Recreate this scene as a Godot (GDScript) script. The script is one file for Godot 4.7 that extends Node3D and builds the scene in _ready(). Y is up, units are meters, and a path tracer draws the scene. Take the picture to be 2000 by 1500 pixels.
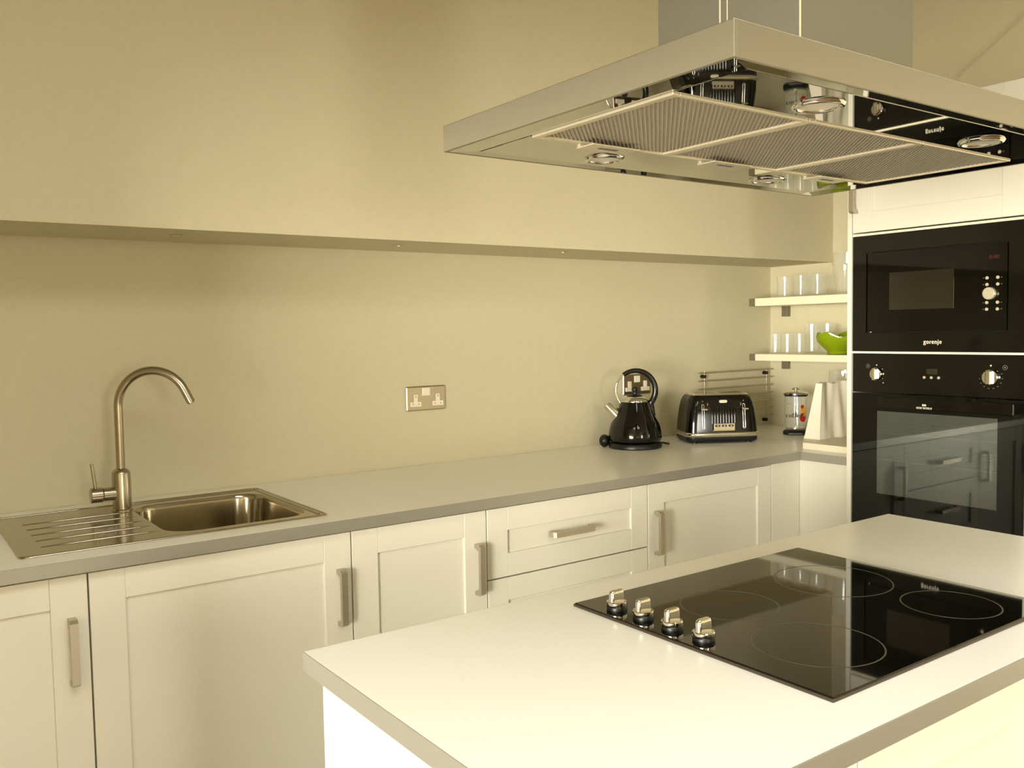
extends Node3D
# A cream fitted kitchen: a run of cupboards with a sink along the back wall, a tall oven unit, an island with a hob and a steel hood.
# x runs along the back wall towards the oven unit, z comes out of the back wall into the room, y is up; metres.

const TOP := 0.91            # height of the worktops
const DOOR_Z := 0.6474       # front plane of the wall run's doors
const TALL_X := 2.3771       # front plane of the tall oven unit
const WALL_X := 3.08         # right wall
const LEFT_X := -5.0
const FRONT_Z := 8.5
const CEIL := 2.75

var O := Vector3.ZERO        # base of the thing being built: shapes are given in room coordinates and stored from here
var with_uv := false          # flat texture coordinates (u level, v upright), which give brushed metal its direction
var M := {}
var used := {}

# ------------------------------------------------------------------ helpers
func numbered(called: String) -> String:
	if not used.has(called):
		used[called] = 0
		return called
	used[called] += 1
	return "%s_%03d" % [called, used[called]]

func thing(called: String, label: String, category: String, at := Vector3.ZERO, turn := 0.0, group := "", local := false) -> Node3D:
	var o := Node3D.new()
	o.name = numbered(called)
	add_child(o)
	o.position = at
	o.rotation.y = turn
	O = Vector3.ZERO if local else at
	tag(o, label, category, group)
	return o

func tag(o: Node, label: String, category: String, group := "") -> void:
	o.set_meta("label", label)
	o.set_meta("category", category)
	if group:
		o.set_meta("group", group)

func copy_of(root: Node3D, at: Vector3, label: String, turn := 0.0) -> Node3D:
	var r: Node3D = root.duplicate()
	r.name = numbered(String(root.name))
	add_child(r)
	r.position = at
	r.rotation.y = turn
	r.set_meta("label", label)
	return r

func mb() -> SurfaceTool:
	var st := SurfaceTool.new()
	st.begin(Mesh.PRIMITIVE_TRIANGLES)
	return st

func part(parent: Node, called: String, st: SurfaceTool, m: Material, label := "") -> MeshInstance3D:
	var o := MeshInstance3D.new()
	st.set_material(m)
	o.mesh = st.commit()
	o.name = called
	parent.add_child(o, true)
	if label:
		o.set_meta("label", label)
	return o

func struct(called: String, st: SurfaceTool, m: Material) -> MeshInstance3D:
	var o := part(self, called, st, m)
	o.set_meta("kind", "structure")
	return o

func tri(st: SurfaceTool, a: Vector3, b: Vector3, c: Vector3, na: Vector3, nb: Vector3, nc: Vector3) -> void:
	if (c - a).cross(b - a).dot(na + nb + nc) < 0.0:
		var t := b
		b = c
		c = t
		t = nb
		nb = nc
		nc = t
	for e: Array in [[a, na], [b, nb], [c, nc]]:
		var p: Vector3 = e[0]
		if with_uv:
			var n := na.abs()
			st.set_uv(Vector2(p.z, p.y) if n.x > n.y and n.x > n.z else (Vector2(p.x, p.z) if n.y > n.z else Vector2(p.x, p.y)))
		st.set_normal(e[1])
		st.add_vertex(p - O)

func quad(st: SurfaceTool, a: Vector3, b: Vector3, c: Vector3, d: Vector3, n: Vector3) -> void:
	tri(st, a, b, c, n, n, n)
	tri(st, a, c, d, n, n, n)

# a box between two corners with chamfered edges, in the frame f
func bx(st: SurfaceTool, lo: Vector3, hi: Vector3, b := 0.0, f := Transform3D.IDENTITY) -> void:
	var c := (lo + hi) * 0.5
	var h := (hi - lo).abs() * 0.5
	b = minf(b, minf(h.x, minf(h.y, h.z)) * 0.95)
	for i in 3:
		var j := (i + 1) % 3
		var k := (i + 2) % 3
		for s: float in [-1.0, 1.0]:
			var n := Vector3.ZERO
			n[i] = s
			var p: Array[Vector3] = []
			for q: Array in [[-1.0, -1.0], [1.0, -1.0], [1.0, 1.0], [-1.0, 1.0]]:
				var v := Vector3.ZERO
				v[i] = s * h[i]
				v[j] = float(q[0]) * (h[j] - b)
				v[k] = float(q[1]) * (h[k] - b)
				p.append(f * (c + v))
			quad(st, p[0], p[1], p[2], p[3], (f.basis * n).normalized())
			if b > 0.0:
				for t: float in [-1.0, 1.0]:
					var e: Array[Vector3] = []
					for w: float in [-1.0, 1.0]:
						var v1 := Vector3.ZERO
						v1[i] = s * h[i]
						v1[j] = t * (h[j] - b)
						v1[k] = w * (h[k] - b)
						var v2 := v1
						v2[i] = s * (h[i] - b)
						v2[j] = t * h[j]
						e.append(f * (c + v1))
						e.append(f * (c + v2))
					var m := Vector3.ZERO
					m[i] = s
					m[j] = t
					quad(st, e[0], e[1], e[3], e[2], (f.basis * m).normalized())
	if b > 0.0:
		for sx: float in [-1.0, 1.0]:
			for sy: float in [-1.0, 1.0]:
				for sz: float in [-1.0, 1.0]:
					var s := Vector3(sx, sy, sz)
					var n2 := (f.basis * s).normalized()
					tri(st, f * (c + s * Vector3(h.x, h.y - b, h.z - b)), f * (c + s * Vector3(h.x - b, h.y, h.z - b)), f * (c + s * Vector3(h.x - b, h.y - b, h.z)), n2, n2, n2)

# a profile of (radius, height) turned round the y axis of frame f
func lathe(st: SurfaceTool, prof: Array, f := Transform3D.IDENTITY, seg := 40, crease := 0.75) -> void:
	var n := prof.size()
	var sn: Array[Vector2] = []
	for i in n - 1:
		var d: Vector2 = (prof[i + 1] - prof[i]).normalized()
		sn.append(Vector2(d.y, -d.x))
	for i in n - 1:
		var a: Vector2 = prof[i]
		var b: Vector2 = prof[i + 1]
		var na := sn[i]
		var nb := sn[i]
		if i > 0 and sn[i - 1].dot(sn[i]) > crease:
			na = (sn[i - 1] + sn[i]).normalized()
		if i < n - 2 and sn[i + 1].dot(sn[i]) > crease:
			nb = (sn[i + 1] + sn[i]).normalized()
		for k in seg:
			var t0 := TAU * k / seg
			var t1 := TAU * (k + 1) / seg
			var c0 := Vector3(cos(t0), 0, sin(t0))
			var c1 := Vector3(cos(t1), 0, sin(t1))
			var up := Vector3.UP
			var p00 := f * (c0 * a.x + up * a.y)
			var p01 := f * (c1 * a.x + up * a.y)
			var p10 := f * (c0 * b.x + up * b.y)
			var p11 := f * (c1 * b.x + up * b.y)
			var n00 := f.basis * (c0 * na.x + up * na.y)
			var n01 := f.basis * (c1 * na.x + up * na.y)
			var n10 := f.basis * (c0 * nb.x + up * nb.y)
			var n11 := f.basis * (c1 * nb.x + up * nb.y)
			if b.x > 1e-6:
				tri(st, p00, p10, p11, n00, n10, n11)
			if a.x > 1e-6:
				tri(st, p00, p11, p01, n00, n11, n01)

func cyl(st: SurfaceTool, a: Vector3, b: Vector3, r: float, seg := 24, bevel := 0.0) -> void:
	var l := a.distance_to(b)
	var f := Transform3D(along(b - a), a)
	if bevel > 0.0:
		lathe(st, [Vector2(0, 0), Vector2(r - bevel, 0), Vector2(r, bevel), Vector2(r, l - bevel), Vector2(r - bevel, l), Vector2(0, l)], f, seg)
	else:
		lathe(st, [Vector2(0, 0), Vector2(r, 0), Vector2(r, l), Vector2(0, l)], f, seg)

func along(d: Vector3) -> Basis:
	var y := d.normalized()
	var x := y.cross(Vector3.FORWARD if absf(y.z) < 0.9 else Vector3.RIGHT).normalized()
	return Basis(x, y, x.cross(y))

# a round bar along points, with capped ends
func tube(st: SurfaceTool, pts: Array, r: float, seg := 14, r_end := -1.0, closed := false) -> void:
	var n := pts.size()
	var rings: Array = []
	var dirs: Array = []
	var x := Vector3.ZERO
	for i in n:
		var d: Vector3 = (pts[(i + 1) % n] if closed else pts[mini(i + 1, n - 1)]) - (pts[(i - 1 + n) % n] if closed else pts[maxi(i - 1, 0)])
		d = d.normalized()
		if i == 0:
			x = along(d).x
		x = (x - d * x.dot(d)).normalized()
		var y := d.cross(x)
		var ring: Array = []
		var rr := r if r_end < 0.0 else lerpf(r, r_end, float(i) / (n - 1))
		for k in seg:
			var t := TAU * k / seg
			ring.append([x * cos(t) + y * sin(t), rr])
		rings.append(ring)
		dirs.append(d)
	for i in (n if closed else n - 1):
		var i2 := (i + 1) % n
		for k in seg:
			var k2 := (k + 1) % seg
			var a: Array = rings[i][k]
			var b: Array = rings[i][k2]
			var c: Array = rings[i2][k2]
			var d2: Array = rings[i2][k]
			var p: Vector3 = pts[i]
			var q: Vector3 = pts[i2]
			tri(st, p + a[0] * a[1], p + b[0] * b[1], q + c[0] * c[1], a[0], b[0], c[0])
			tri(st, p + a[0] * a[1], q + c[0] * c[1], q + d2[0] * d2[1], a[0], c[0], d2[0])
	if not closed:
		for e: Array in [[0, -1.0], [n - 1, 1.0]]:
			var p2: Vector3 = pts[e[0]]
			var nn: Vector3 = dirs[e[0]] * float(e[1])
			for k in seg:
				var a2: Array = rings[e[0]][k]
				var b2: Array = rings[e[0]][(k + 1) % seg]
				tri(st, p2, p2 + a2[0] * a2[1], p2 + b2[0] * b2[1], nn, nn, nn)

# an outline in the xy plane of frame f, drawn out along its z
func extrude(st: SurfaceTool, poly: PackedVector2Array, z0: float, z1: float, f := Transform3D.IDENTITY) -> void:
	var ids := Geometry2D.triangulate_polygon(poly)
	for z: float in [z0, z1]:
		var nz := f.basis * Vector3(0, 0, -1.0 if z == z0 else 1.0)
		for i in range(0, ids.size(), 3):
			var v: Array[Vector3] = []
			for k in 3:
				var q := poly[ids[i + k]]
				v.append(f * Vector3(q.x, q.y, z))
			tri(st, v[0], v[1], v[2], nz, nz, nz)
	var area := 0.0
	for i in poly.size():
		area += poly[i].cross(poly[(i + 1) % poly.size()])
	for i in poly.size():
		var a := poly[i]
		var b := poly[(i + 1) % poly.size()]
		var d := (b - a).normalized() * signf(area)
		var n := (f.basis * Vector3(d.y, -d.x, 0)).normalized()
		quad(st, f * Vector3(a.x, a.y, z0), f * Vector3(b.x, b.y, z0), f * Vector3(b.x, b.y, z1), f * Vector3(a.x, a.y, z1), n)

# rings of points joined into one smooth skin; inward turns it inside out
func skin(st: SurfaceTool, rings: Array, cap_first := false, cap_last := false, inward := false) -> void:
	var n: int = rings.size()
	var m: int = rings[0].size()
	var nor: Array = []
	var mid := Vector3.ZERO
	for ring: Array in rings:
		for p: Vector3 in ring:
			mid += p / (n * m)
	var total := 0.0
	for i in n:
		var row: Array = []
		for k in m:
			var du: Vector3 = rings[i][(k + 1) % m] - rings[i][(k - 1 + m) % m]
			var dv: Vector3 = rings[mini(i + 1, n - 1)][k] - rings[maxi(i - 1, 0)][k]
			var nn := du.cross(dv).normalized()
			row.append(nn)
			total += nn.dot((rings[i][k] - mid).normalized())
		nor.append(row)
	var s := signf(total) * (-1.0 if inward else 1.0)
	for i in n - 1:
		for k in m:
			var k2 := (k + 1) % m
			tri(st, rings[i][k], rings[i][k2], rings[i + 1][k2], nor[i][k] * s, nor[i][k2] * s, nor[i + 1][k2] * s)
			tri(st, rings[i][k], rings[i + 1][k2], rings[i + 1][k], nor[i][k] * s, nor[i + 1][k2] * s, nor[i + 1][k] * s)
	for e: Array in [[cap_first, 0, 1], [cap_last, n - 1, n - 2]]:
		if e[0]:
			var c := Vector3.ZERO
			var c2 := Vector3.ZERO
			for k in m:
				c += rings[e[1]][k] / m
				c2 += rings[e[2]][k] / m
			var cn: Vector3 = (rings[e[1]][0] - c).cross(rings[e[1]][m / 4] - c).normalized()
			if cn.dot(c - mid) * (-1.0 if inward else 1.0) < 0.0:
				cn = -cn
			for k in m:
				tri(st, c, rings[e[1]][k], rings[e[1]][(k + 1) % m], cn, cn, cn)

# a rounded rectangle round c in the xz plane
func rrect(c: Vector3, hx: float, hz: float, r: float, per := 8) -> Array:
	var out: Array = []
	r = minf(r, minf(hx, hz) - 0.0001)
	for q in 4:
		var sx: float = [1.0, -1.0, -1.0, 1.0][q]
		var sz: float = [1.0, 1.0, -1.0, -1.0][q]
		for k in per + 1:
			var t := PI / 2 * (q + float(k) / per)
			out.append(c + Vector3(sx * (hx - r) + r * cos(t), 0, sz * (hz - r) + r * sin(t)))
	return out

func ball(st: SurfaceTool, c: Vector3, r: Vector3, seg := 20) -> void:
	var prof: Array = []
	for i in seg / 2 + 1:
		var t := PI * i / (seg / 2) - PI / 2
		prof.append(Vector2(cos(t), sin(t)))
	lathe(st, prof, Transform3D(Basis.from_scale(r), c), seg, 0.2)

func letters(parent: Node, called: String, text: String, height: float, f: Transform3D, m: Material, serif := false) -> MeshInstance3D:
	var font := SystemFont.new()
	font.font_names = PackedStringArray(["Droid Serif" if serif else "Droid Sans"])
	font.font_weight = 700
	var tm := TextMesh.new()
	tm.text = text
	tm.font = font
	tm.font_size = 32
	tm.pixel_size = height / 24.0
	tm.depth = 0.0006
	tm.curve_step = 2.0
	tm.material = m
	var o := MeshInstance3D.new()
	o.mesh = tm
	o.name = called
	parent.add_child(o, true)
	o.transform = Transform3D(f.basis, f.origin - O)
	return o

# ------------------------------------------------------------------ materials
func mat(called: String, c: Color, rough: float, metal := 0.0, spec := 0.5) -> StandardMaterial3D:
	var m := StandardMaterial3D.new()
	m.resource_name = called
	m.albedo_color = c
	m.roughness = rough
	m.metallic = metal
	m.metallic_specular = spec
	M[called] = m
	return m

func noise_image(size: int, freq: float, seed_: int, octaves := 4) -> Image:
	var n := FastNoiseLite.new()
	n.seed = seed_
	n.noise_type = FastNoiseLite.TYPE_SIMPLEX_SMOOTH
	n.frequency = freq
	n.fractal_octaves = octaves
	return n.get_seamless_image(size, size)

func tex(img: Image) -> ImageTexture:
	return ImageTexture.create_from_image(img)

func tinted(img: Image, lo: Color, hi: Color) -> ImageTexture:
	var out := Image.create(img.get_width(), img.get_height(), false, Image.FORMAT_RGB8)
	for y in img.get_height():
		for x in img.get_width():
			out.set_pixel(x, y, lo.lerp(hi, img.get_pixel(x, y).r))
	return tex(out)

func triplanar(m: StandardMaterial3D, scale_: Vector3) -> void:
	m.uv1_triplanar = true
	m.uv1_world_triplanar = true
	m.uv1_scale = scale_

func make_materials() -> void:
	var grain := noise_image(256, 0.05, 3)
	# emulsion on the walls, rolled on: faint mottle
	var wall := mat("wall_paint", Color(1, 1, 1), 0.7, 0.0, 0.4)
	wall.albedo_texture = tinted(grain, Color(0.80, 0.765, 0.64), Color(0.815, 0.78, 0.65))
	triplanar(wall, Vector3(2.2, 2.2, 2.2))
	mat("ceiling_paint", Color(0.87, 0.85, 0.78), 0.8, 0.0, 0.3)
	mat("floor_wood", Color(0.42, 0.32, 0.21), 0.45)
	var cup := mat("cupboard_paint", Color(0.88, 0.865, 0.80), 0.38)
	cup.resource_name = "cupboard_paint"
	mat("carcass", Color(0.88, 0.85, 0.75), 0.5)
	var wt := mat("worktop_laminate", Color(1, 1, 1), 0.26)
	wt.albedo_texture = tinted(noise_image(256, 0.12, 21, 5), Color(0.95, 0.94, 0.895), Color(0.96, 0.95, 0.905))
	triplanar(wt, Vector3(5, 5, 5))
	mat("edge_aluminium", Color(0.63, 0.615, 0.565), 0.36, 0.5)
	# brushed steel: the grain stands upright, so highlights spread sideways
	var br := mat("brushed_steel", Color(0.665, 0.64, 0.56), 0.40, 0.92)
	br.anisotropy_enabled = true
	br.anisotropy = 0.85
	mat("flue_steel", Color(0.55, 0.53, 0.47), 0.45, 0.7)
	mat("polished_steel", Color(0.70, 0.69, 0.65), 0.015, 1.0)
	mat("sink_steel", Color(0.69, 0.655, 0.58), 0.16, 1.0)
	mat("tap_nickel", Color(0.69, 0.65, 0.57), 0.26, 1.0)
	mat("handle_nickel", Color(0.74, 0.71, 0.64), 0.4, 0.85)
	mat("chrome", Color(0.86, 0.85, 0.82), 0.05, 1.0)
	mat("bright_trim", Color(0.83, 0.79, 0.68), 0.3, 0.5)
	mat("black_glass", Color(0.012, 0.012, 0.010), 0.03, 0.0, 0.45)
	mat("hob_glass", Color(0.022, 0.02, 0.015), 0.03, 0.0, 0.6)
	mat("black_enamel", Color(0.018, 0.016, 0.013), 0.08)
	mat("black_plastic", Color(0.022, 0.021, 0.019), 0.4)
	mat("black_satin", Color(0.03, 0.03, 0.026), 0.2)
	mat("hob_trim", Color(0.33, 0.30, 0.26), 0.35, 0.7)
	mat("ring_print", Color(0.27, 0.245, 0.19), 0.3)
	mat("white_print", Color(0.82, 0.79, 0.70), 0.5)
	mat("grey_print", Color(0.36, 0.35, 0.32), 0.5)
	mat("black_print", Color(0.05, 0.04, 0.04), 0.6)
	mat("red_print", Color(0.66, 0.13, 0.09), 0.5)
	mat("yellow_print", Color(0.86, 0.58, 0.10), 0.5)
	mat("white_plastic", Color(0.92, 0.89, 0.80), 0.35)
	mat("red_digits", Color(0.25, 0.02, 0.01), 0.4)
	mat("display", Color(0.14, 0.15, 0.10), 0.15)
	mat("oven_cavity", Color(0.10, 0.10, 0.09), 0.35)
	mat("shelf_paint", Color(0.93, 0.90, 0.78), 0.35)
	mat("bracket_grey", Color(0.50, 0.46, 0.38), 0.45, 0.4)
	mat("board_white", Color(0.90, 0.87, 0.77), 0.45)
	mat("paper", Color(0.93, 0.90, 0.82), 0.75)
	mat("jar_fill", Color(0.70, 0.36, 0.16), 0.6)
	mat("lamp_glass", Color(0.86, 0.84, 0.76), 0.22)
	mat("window_frame_white", Color(0.92, 0.92, 0.9), 0.4)
	var pane := mat("window_glass", Color(1, 1, 1, 0.02), 0.0)
	pane.transparency = BaseMaterial3D.TRANSPARENCY_ALPHA
	var thin := mat("thin_glass", Color(0.95, 0.97, 0.93, 0.05), 0.0)
	thin.transparency = BaseMaterial3D.TRANSPARENCY_ALPHA
	var ov := mat("oven_glass", Color(0.36, 0.38, 0.35, 0.42), 0.03, 0.42, 0.7)
	ov.transparency = BaseMaterial3D.TRANSPARENCY_ALPHA
	mat("microwave_glass", Color(0.10, 0.088, 0.062), 0.05, 0.0, 0.7)
	var green := mat("green_glass", Color(0.74, 0.84, 0.10, 0.35), 0.04)
	green.refraction_enabled = true
	green.refraction_scale = 0.05
	mat("grease_mesh", Color(0.72, 0.69, 0.62), 0.42, 0.6)

# ------------------------------------------------------------------ cupboards
# frames for things that face into the room (u right, v up, w out towards the viewer)
func facing_room(z: float) -> Transform3D:
	return Transform3D(Basis.IDENTITY, Vector3(0, 0, z))

func facing_left(x: float) -> Transform3D:
	return Transform3D(Basis(Vector3(0, 0, 1), Vector3(0, 1, 0), Vector3(-1, 0, 0)), Vector3(x, 0, 0))

func bar_handle(parent: Node, f: Transform3D, u: float, v: float, length: float, vertical: bool) -> void:
	var st := mb()
	var l := length / 2
	var poly := PackedVector2Array([Vector2(-l, 0), Vector2(-l, 0.022), Vector2(-l + 0.006, 0.032), Vector2(l - 0.006, 0.032), Vector2(l, 0.022), Vector2(l, 0), Vector2(l - 0.009, 0), Vector2(l - 0.018, 0.021), Vector2(-l + 0.018, 0.021), Vector2(-l + 0.009, 0)])
	var g := Transform3D(Basis(Vector3(0, 1, 0), Vector3(0, 0, 1), Vector3(1, 0, 0)), Vector3(u, v, 0)) if vertical else Transform3D(Basis(Vector3(1, 0, 0), Vector3(0, 0, 1), Vector3(0, -1, 0)), Vector3(u, v, 0))
	extrude(st, poly, -0.008, 0.008, f * g)
	part(parent, "handle", st, M.handle_nickel, "brushed nickel bar handle")

# a framed front: recessed panel, two stiles and two rails with hairline joints
func framed_front(parent: Node, called: String, f: Transform3D, u0: float, u1: float, v0: float, v1: float, stile := 0.072, rail := 0.066) -> MeshInstance3D:
	var g := 0.0018
	u0 += g
	u1 -= g
	v0 += g
	v1 -= g
	var st := mb()
	bx(st, Vector3(u0 + stile - 0.008, v0 + rail - 0.008, -0.0175), Vector3(u1 - stile + 0.008, v1 - rail + 0.008, -0.0075), 0.0, f)
	var d := part(parent, called, st, M.cupboard_paint)
	var j := 0.0003
	for e: Array in [[u0, u0 + stile], [u1 - stile, u1]]:
		st = mb()
		bx(st, Vector3(e[0], v0, -0.019), Vector3(e[1], v1, 0), 0.001, f)
		part(d, "stile", st, M.cupboard_paint)
	for e: Array in [[v0, v0 + rail], [v1 - rail, v1]]:
		st = mb()
		bx(st, Vector3(u0 + stile + j, e[0], -0.019), Vector3(u1 - stile - j, e[1], -0.0004), 0.0008, f)
		part(d, "rail", st, M.cupboard_paint)
	return d

func carcass(parent: Node, lo: Vector3, hi: Vector3) -> void:
	var st := mb()
	var t := 0.018
	bx(st, lo, Vector3(lo.x + t, hi.y, hi.z))
	bx(st, Vector3(hi.x - t, lo.y, lo.z), hi)
	bx(st, Vector3(lo.x + t, lo.y, lo.z), Vector3(hi.x - t, lo.y + t, hi.z))
	bx(st, Vector3(lo.x + t, lo.y + t, lo.z), Vector3(hi.x - t, hi.y, lo.z + 0.008))
	part(parent, "carcass", st, M.carcass)

func base_unit(x0: float, x1: float, label: String, kind: String) -> void:
	var t := thing("base_cabinet", label, "cabinet", Vector3((x0 + x1) / 2, 0.1, 0.34), 0, "cream base cabinets along the back wall")
	var f := facing_room(DOOR_Z)
	carcass(t, Vector3(x0 + 0.0005, 0.1, 0.02), Vector3(x1 - 0.0005, 0.876, 0.626))
	var st := mb()
	if kind == "drawers":
		var edges := [0.874, 0.6718, 0.40, 0.105]
		for i in 3:
			var d := framed_front(t, "drawer_front", f, x0, x1, edges[i + 1], edges[i], 0.07, 0.066)
			bar_handle(d, f, (x0 + x1) / 2 - 0.012, (edges[i] + edges[i + 1]) / 2 if i == 0 else edges[i] - 0.115, 0.16, false)
	else:
		var d := framed_front(t, "door", f, x0, x1, 0.105, 0.874)
		var u := x1 - 0.035 if kind == "right" else x0 + 0.035
		bar_handle(d, f, u, 0.713, 0.142, true)

# ------------------------------------------------------------------ small things
func tumbler(label: String, at: Vector3, r: float, h: float, group: String) -> Node3D:
	var t := thing("tumbler", label, "glass", at, 0, group, true)
	var st := mb()
	lathe(st, [Vector2(0, 0), Vector2(r * 0.86, 0), Vector2(r * 0.9, 0.003), Vector2(r, h), Vector2(r - 0.0018, h), Vector2(r * 0.9 - 0.002, 0.009), Vector2(0, 0.007)], Transform3D.IDENTITY, 32)
	part(t, "glass", st, M.thin_glass)
	return t

func socket_plate(label: String, x: float, y: float) -> void:
	var t := thing("wall_socket", label, "socket", Vector3(x, y, 0), 0, "steel double sockets on the back wall")
	var st := mb()
	bx(st, Vector3(x - 0.078, y - 0.042, 0), Vector3(x + 0.078, y + 0.042, 0.0095), 0.0035)
	part(t, "faceplate", st, M.tap_nickel)
	st = mb()
	bx(st, Vector3(x - 0.017, y + 0.009, 0.008), Vector3(x + 0.014, y + 0.036, 0.0125), 0.001)
	part(t, "switch", st, M.white_plastic, "white rocker switch")
	for s: float in [-1.0, 1.0]:
		var cx := x + s * 0.044
		st = mb()
		# one earth slot above, two slots below, left open between the pieces
		for q: Array in [[-0.007, -0.011, -0.0017, 0.014], [0.0017, -0.011, 0.007, 0.014], [-0.0017, -0.011, 0.0017, 0.0035], [-0.0017, 0.0105, 0.0017, 0.014],
				[-0.021, -0.027, -0.0137, -0.011], [-0.0093, -0.027, 0.0093, -0.011], [0.0137, -0.027, 0.021, -0.011],
				[-0.0137, -0.027, -0.0093, -0.021], [-0.0137, -0.017, -0.0093, -0.011], [0.0093, -0.027, 0.0137, -0.021], [0.0093, -0.017, 0.0137, -0.011]]:
			bx(st, Vector3(cx + q[0], y + q[1], 0.0093), Vector3(cx + q[2], y + q[3], 0.0145))
		part(t, "socket_insert", st, M.white_plastic, "white plug insert with three slots")

func make_sink() -> void:
	var t := thing("sink", "stainless steel sink with single bowl and ribbed drainer", "sink", Vector3(0.23, TOP, 0.336))
	var y := TOP + 0.0022
	var c := Vector3(0.372, y, 0.352)
	var per := 10
	var hx := 0.178
	var hz := 0.205
	# deck round the bowl and the drainer plate left of it
	var inner := rrect(c, hx, hz, 0.07, per)
	var lo := Vector2(0.165, 0.083)
	var hi := Vector2(0.574, 0.592)
	var st := mb()
	var m := inner.size()
	var outer: Array = []
	for p: Vector3 in inner:
		var d := p - c
		var kx := ((hi.x if d.x > 0 else lo.x) - c.x) / d.x if absf(d.x) > 1e-6 else 1e9
		var kz := ((hi.y if d.z > 0 else lo.y) - c.z) / d.z if absf(d.z) > 1e-6 else 1e9
		outer.append(c + d * minf(kx, kz))
	for k in m:
		var k2 := (k + 1) % m
		quad(st, inner[k], outer[k], outer[k2], inner[k2], Vector3.UP)
		# the corner that the ray between two samples passes by
		var a: Vector3 = outer[k]
		var b: Vector3 = outer[k2]
		if absf(a.x - b.x) > 1e-4 and absf(a.z - b.z) > 1e-4:
			var cor := Vector3(hi.x if a.x + b.x > 2 * c.x else lo.x, y, hi.y if a.z + b.z > 2 * c.z else lo.y)
			tri(st, a, cor, b, Vector3.UP, Vector3.UP, Vector3.UP)
	quad(st, Vector3(-0.117, y, lo.y), Vector3(lo.x, y, lo.y), Vector3(lo.x, y, hi.y), Vector3(-0.117, y, hi.y), Vector3.UP)
	part(t, "deck", st, M.sink_steel)
	# rolled rim round the whole sink and a second bead right of the bowl
	st = mb()
	var rim := rrect(Vector3(0.2285, TOP + 0.0012, 0.3375), 0.3455, 0.2545, 0.02, 6)
	tube(st, rim, 0.0032, 8, -1.0, true)
	part(t, "rim", st, M.sink_steel)
	st = mb()
	tube(st, [Vector3(0.559, y, 0.105), Vector3(0.559, y, 0.57)], 0.003, 8)
	tube(st, [Vector3(0.21, y, 0.104), Vector3(0.556, y, 0.104)], 0.003, 8)
	part(t, "bead", st, M.sink_steel)
	# pressed bowl
	st = mb()
	var rings: Array = []
	for e: Array in [[0.0, 0.0], [0.0015, 0.0015], [0.004, 0.006], [0.006, 0.014], [0.012, 0.09], [0.018, 0.125], [0.03, 0.142], [0.05, 0.15], [0.1, 0.153]]:
		rings.append(rrect(c + Vector3(0, -float(e[1]), 0), hx - e[0], hz - e[0], maxf(0.07 - e[0] * 0.4, 0.03), per))
	skin(st, rings, false, true, true)
	part(t, "bowl", st, M.sink_steel)
	st = mb()
	lathe(st, [Vector2(0, 0.001), Vector2(0.012, 0.001), Vector2(0.016, 0.004), Vector2(0.04, 0.004), Vector2(0.043, 0.0), Vector2(0, 0)], Transform3D(Basis.IDENTITY, c + Vector3(0.02, -0.1525, -0.03)), 32)
	part(t, "drain", st, M.chrome, "round chrome drain")
	for i in 5:
		var z := 0.213 + 0.0725 * i
		st = mb()
		tube(st, [Vector3(-0.066, y - 0.002, z), Vector3(0.05, y - 0.0006, z), Vector3(0.155, y - 0.001, z), Vector3(0.185, y - 0.003, z)], 0.0032, 8)
		part(t, "drainer_ridge", st, M.sink_steel)

func make_tap() -> void:
	var x := 0.1755
	var z := 0.172
	var t := thing("mixer_tap", "brushed nickel mixer tap with tall curved swan neck spout", "tap", Vector3(x, TOP + 0.0022, z))
	var b := TOP + 0.0022
	var f := Transform3D(Basis.IDENTITY, Vector3(x, b, z))
	var st := mb()
	lathe(st, [Vector2(0, 0), Vector2(0.0265, 0), Vector2(0.0265, 0.003), Vector2(0.0235, 0.005), Vector2(0.0235, 0.098), Vector2(0.021, 0.105), Vector2(0.012, 0.112), Vector2(0, 0.112)], f, 40)
	part(t, "body", st, M.tap_nickel)
	st = mb()
	var u := Vector3(0.80, 0, 0.60)
	var pts: Array = [Vector3(x, b + 0.1, z)]
	var yc := 1.188
	var r := 0.094
	for i in 41:
		var a := deg_to_rad(155.0 * i / 40)
		pts.append(Vector3(x, yc, z) + u * (r - r * cos(a)) + Vector3.UP * r * sin(a))
	var d: Vector3 = (pts[-1] - pts[-2]).normalized()
	pts.append(pts[-1] + d * 0.034)
	tube(st, pts, 0.0112, 20)
	part(t, "spout", st, M.tap_nickel)
	st = mb()
	tube(st, [pts[-1], pts[-1] + d * 0.003], 0.0088, 16)
	part(t, "aerator", st, M.tap_nickel)
	st = mb()
	var hy := b + 0.047
	cyl(st, Vector3(x - 0.015, hy, z), Vector3(x - 0.046, hy, z), 0.0175, 28)
	part(t, "lever_hub", st, M.tap_nickel)
	st = mb()
	cyl(st, Vector3(x - 0.0475, hy, z), Vector3(x - 0.077, hy, z), 0.0195, 28, 0.0015)
	var cap := part(t, "lever_cap", st, M.tap_nickel)
	st = mb()
	tube(st, [Vector3(x - 0.064, hy + 0.016, z), Vector3(x - 0.071, hy + 0.083, z)], 0.0045, 14)
	part(cap, "lever", st, M.tap_nickel)

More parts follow.
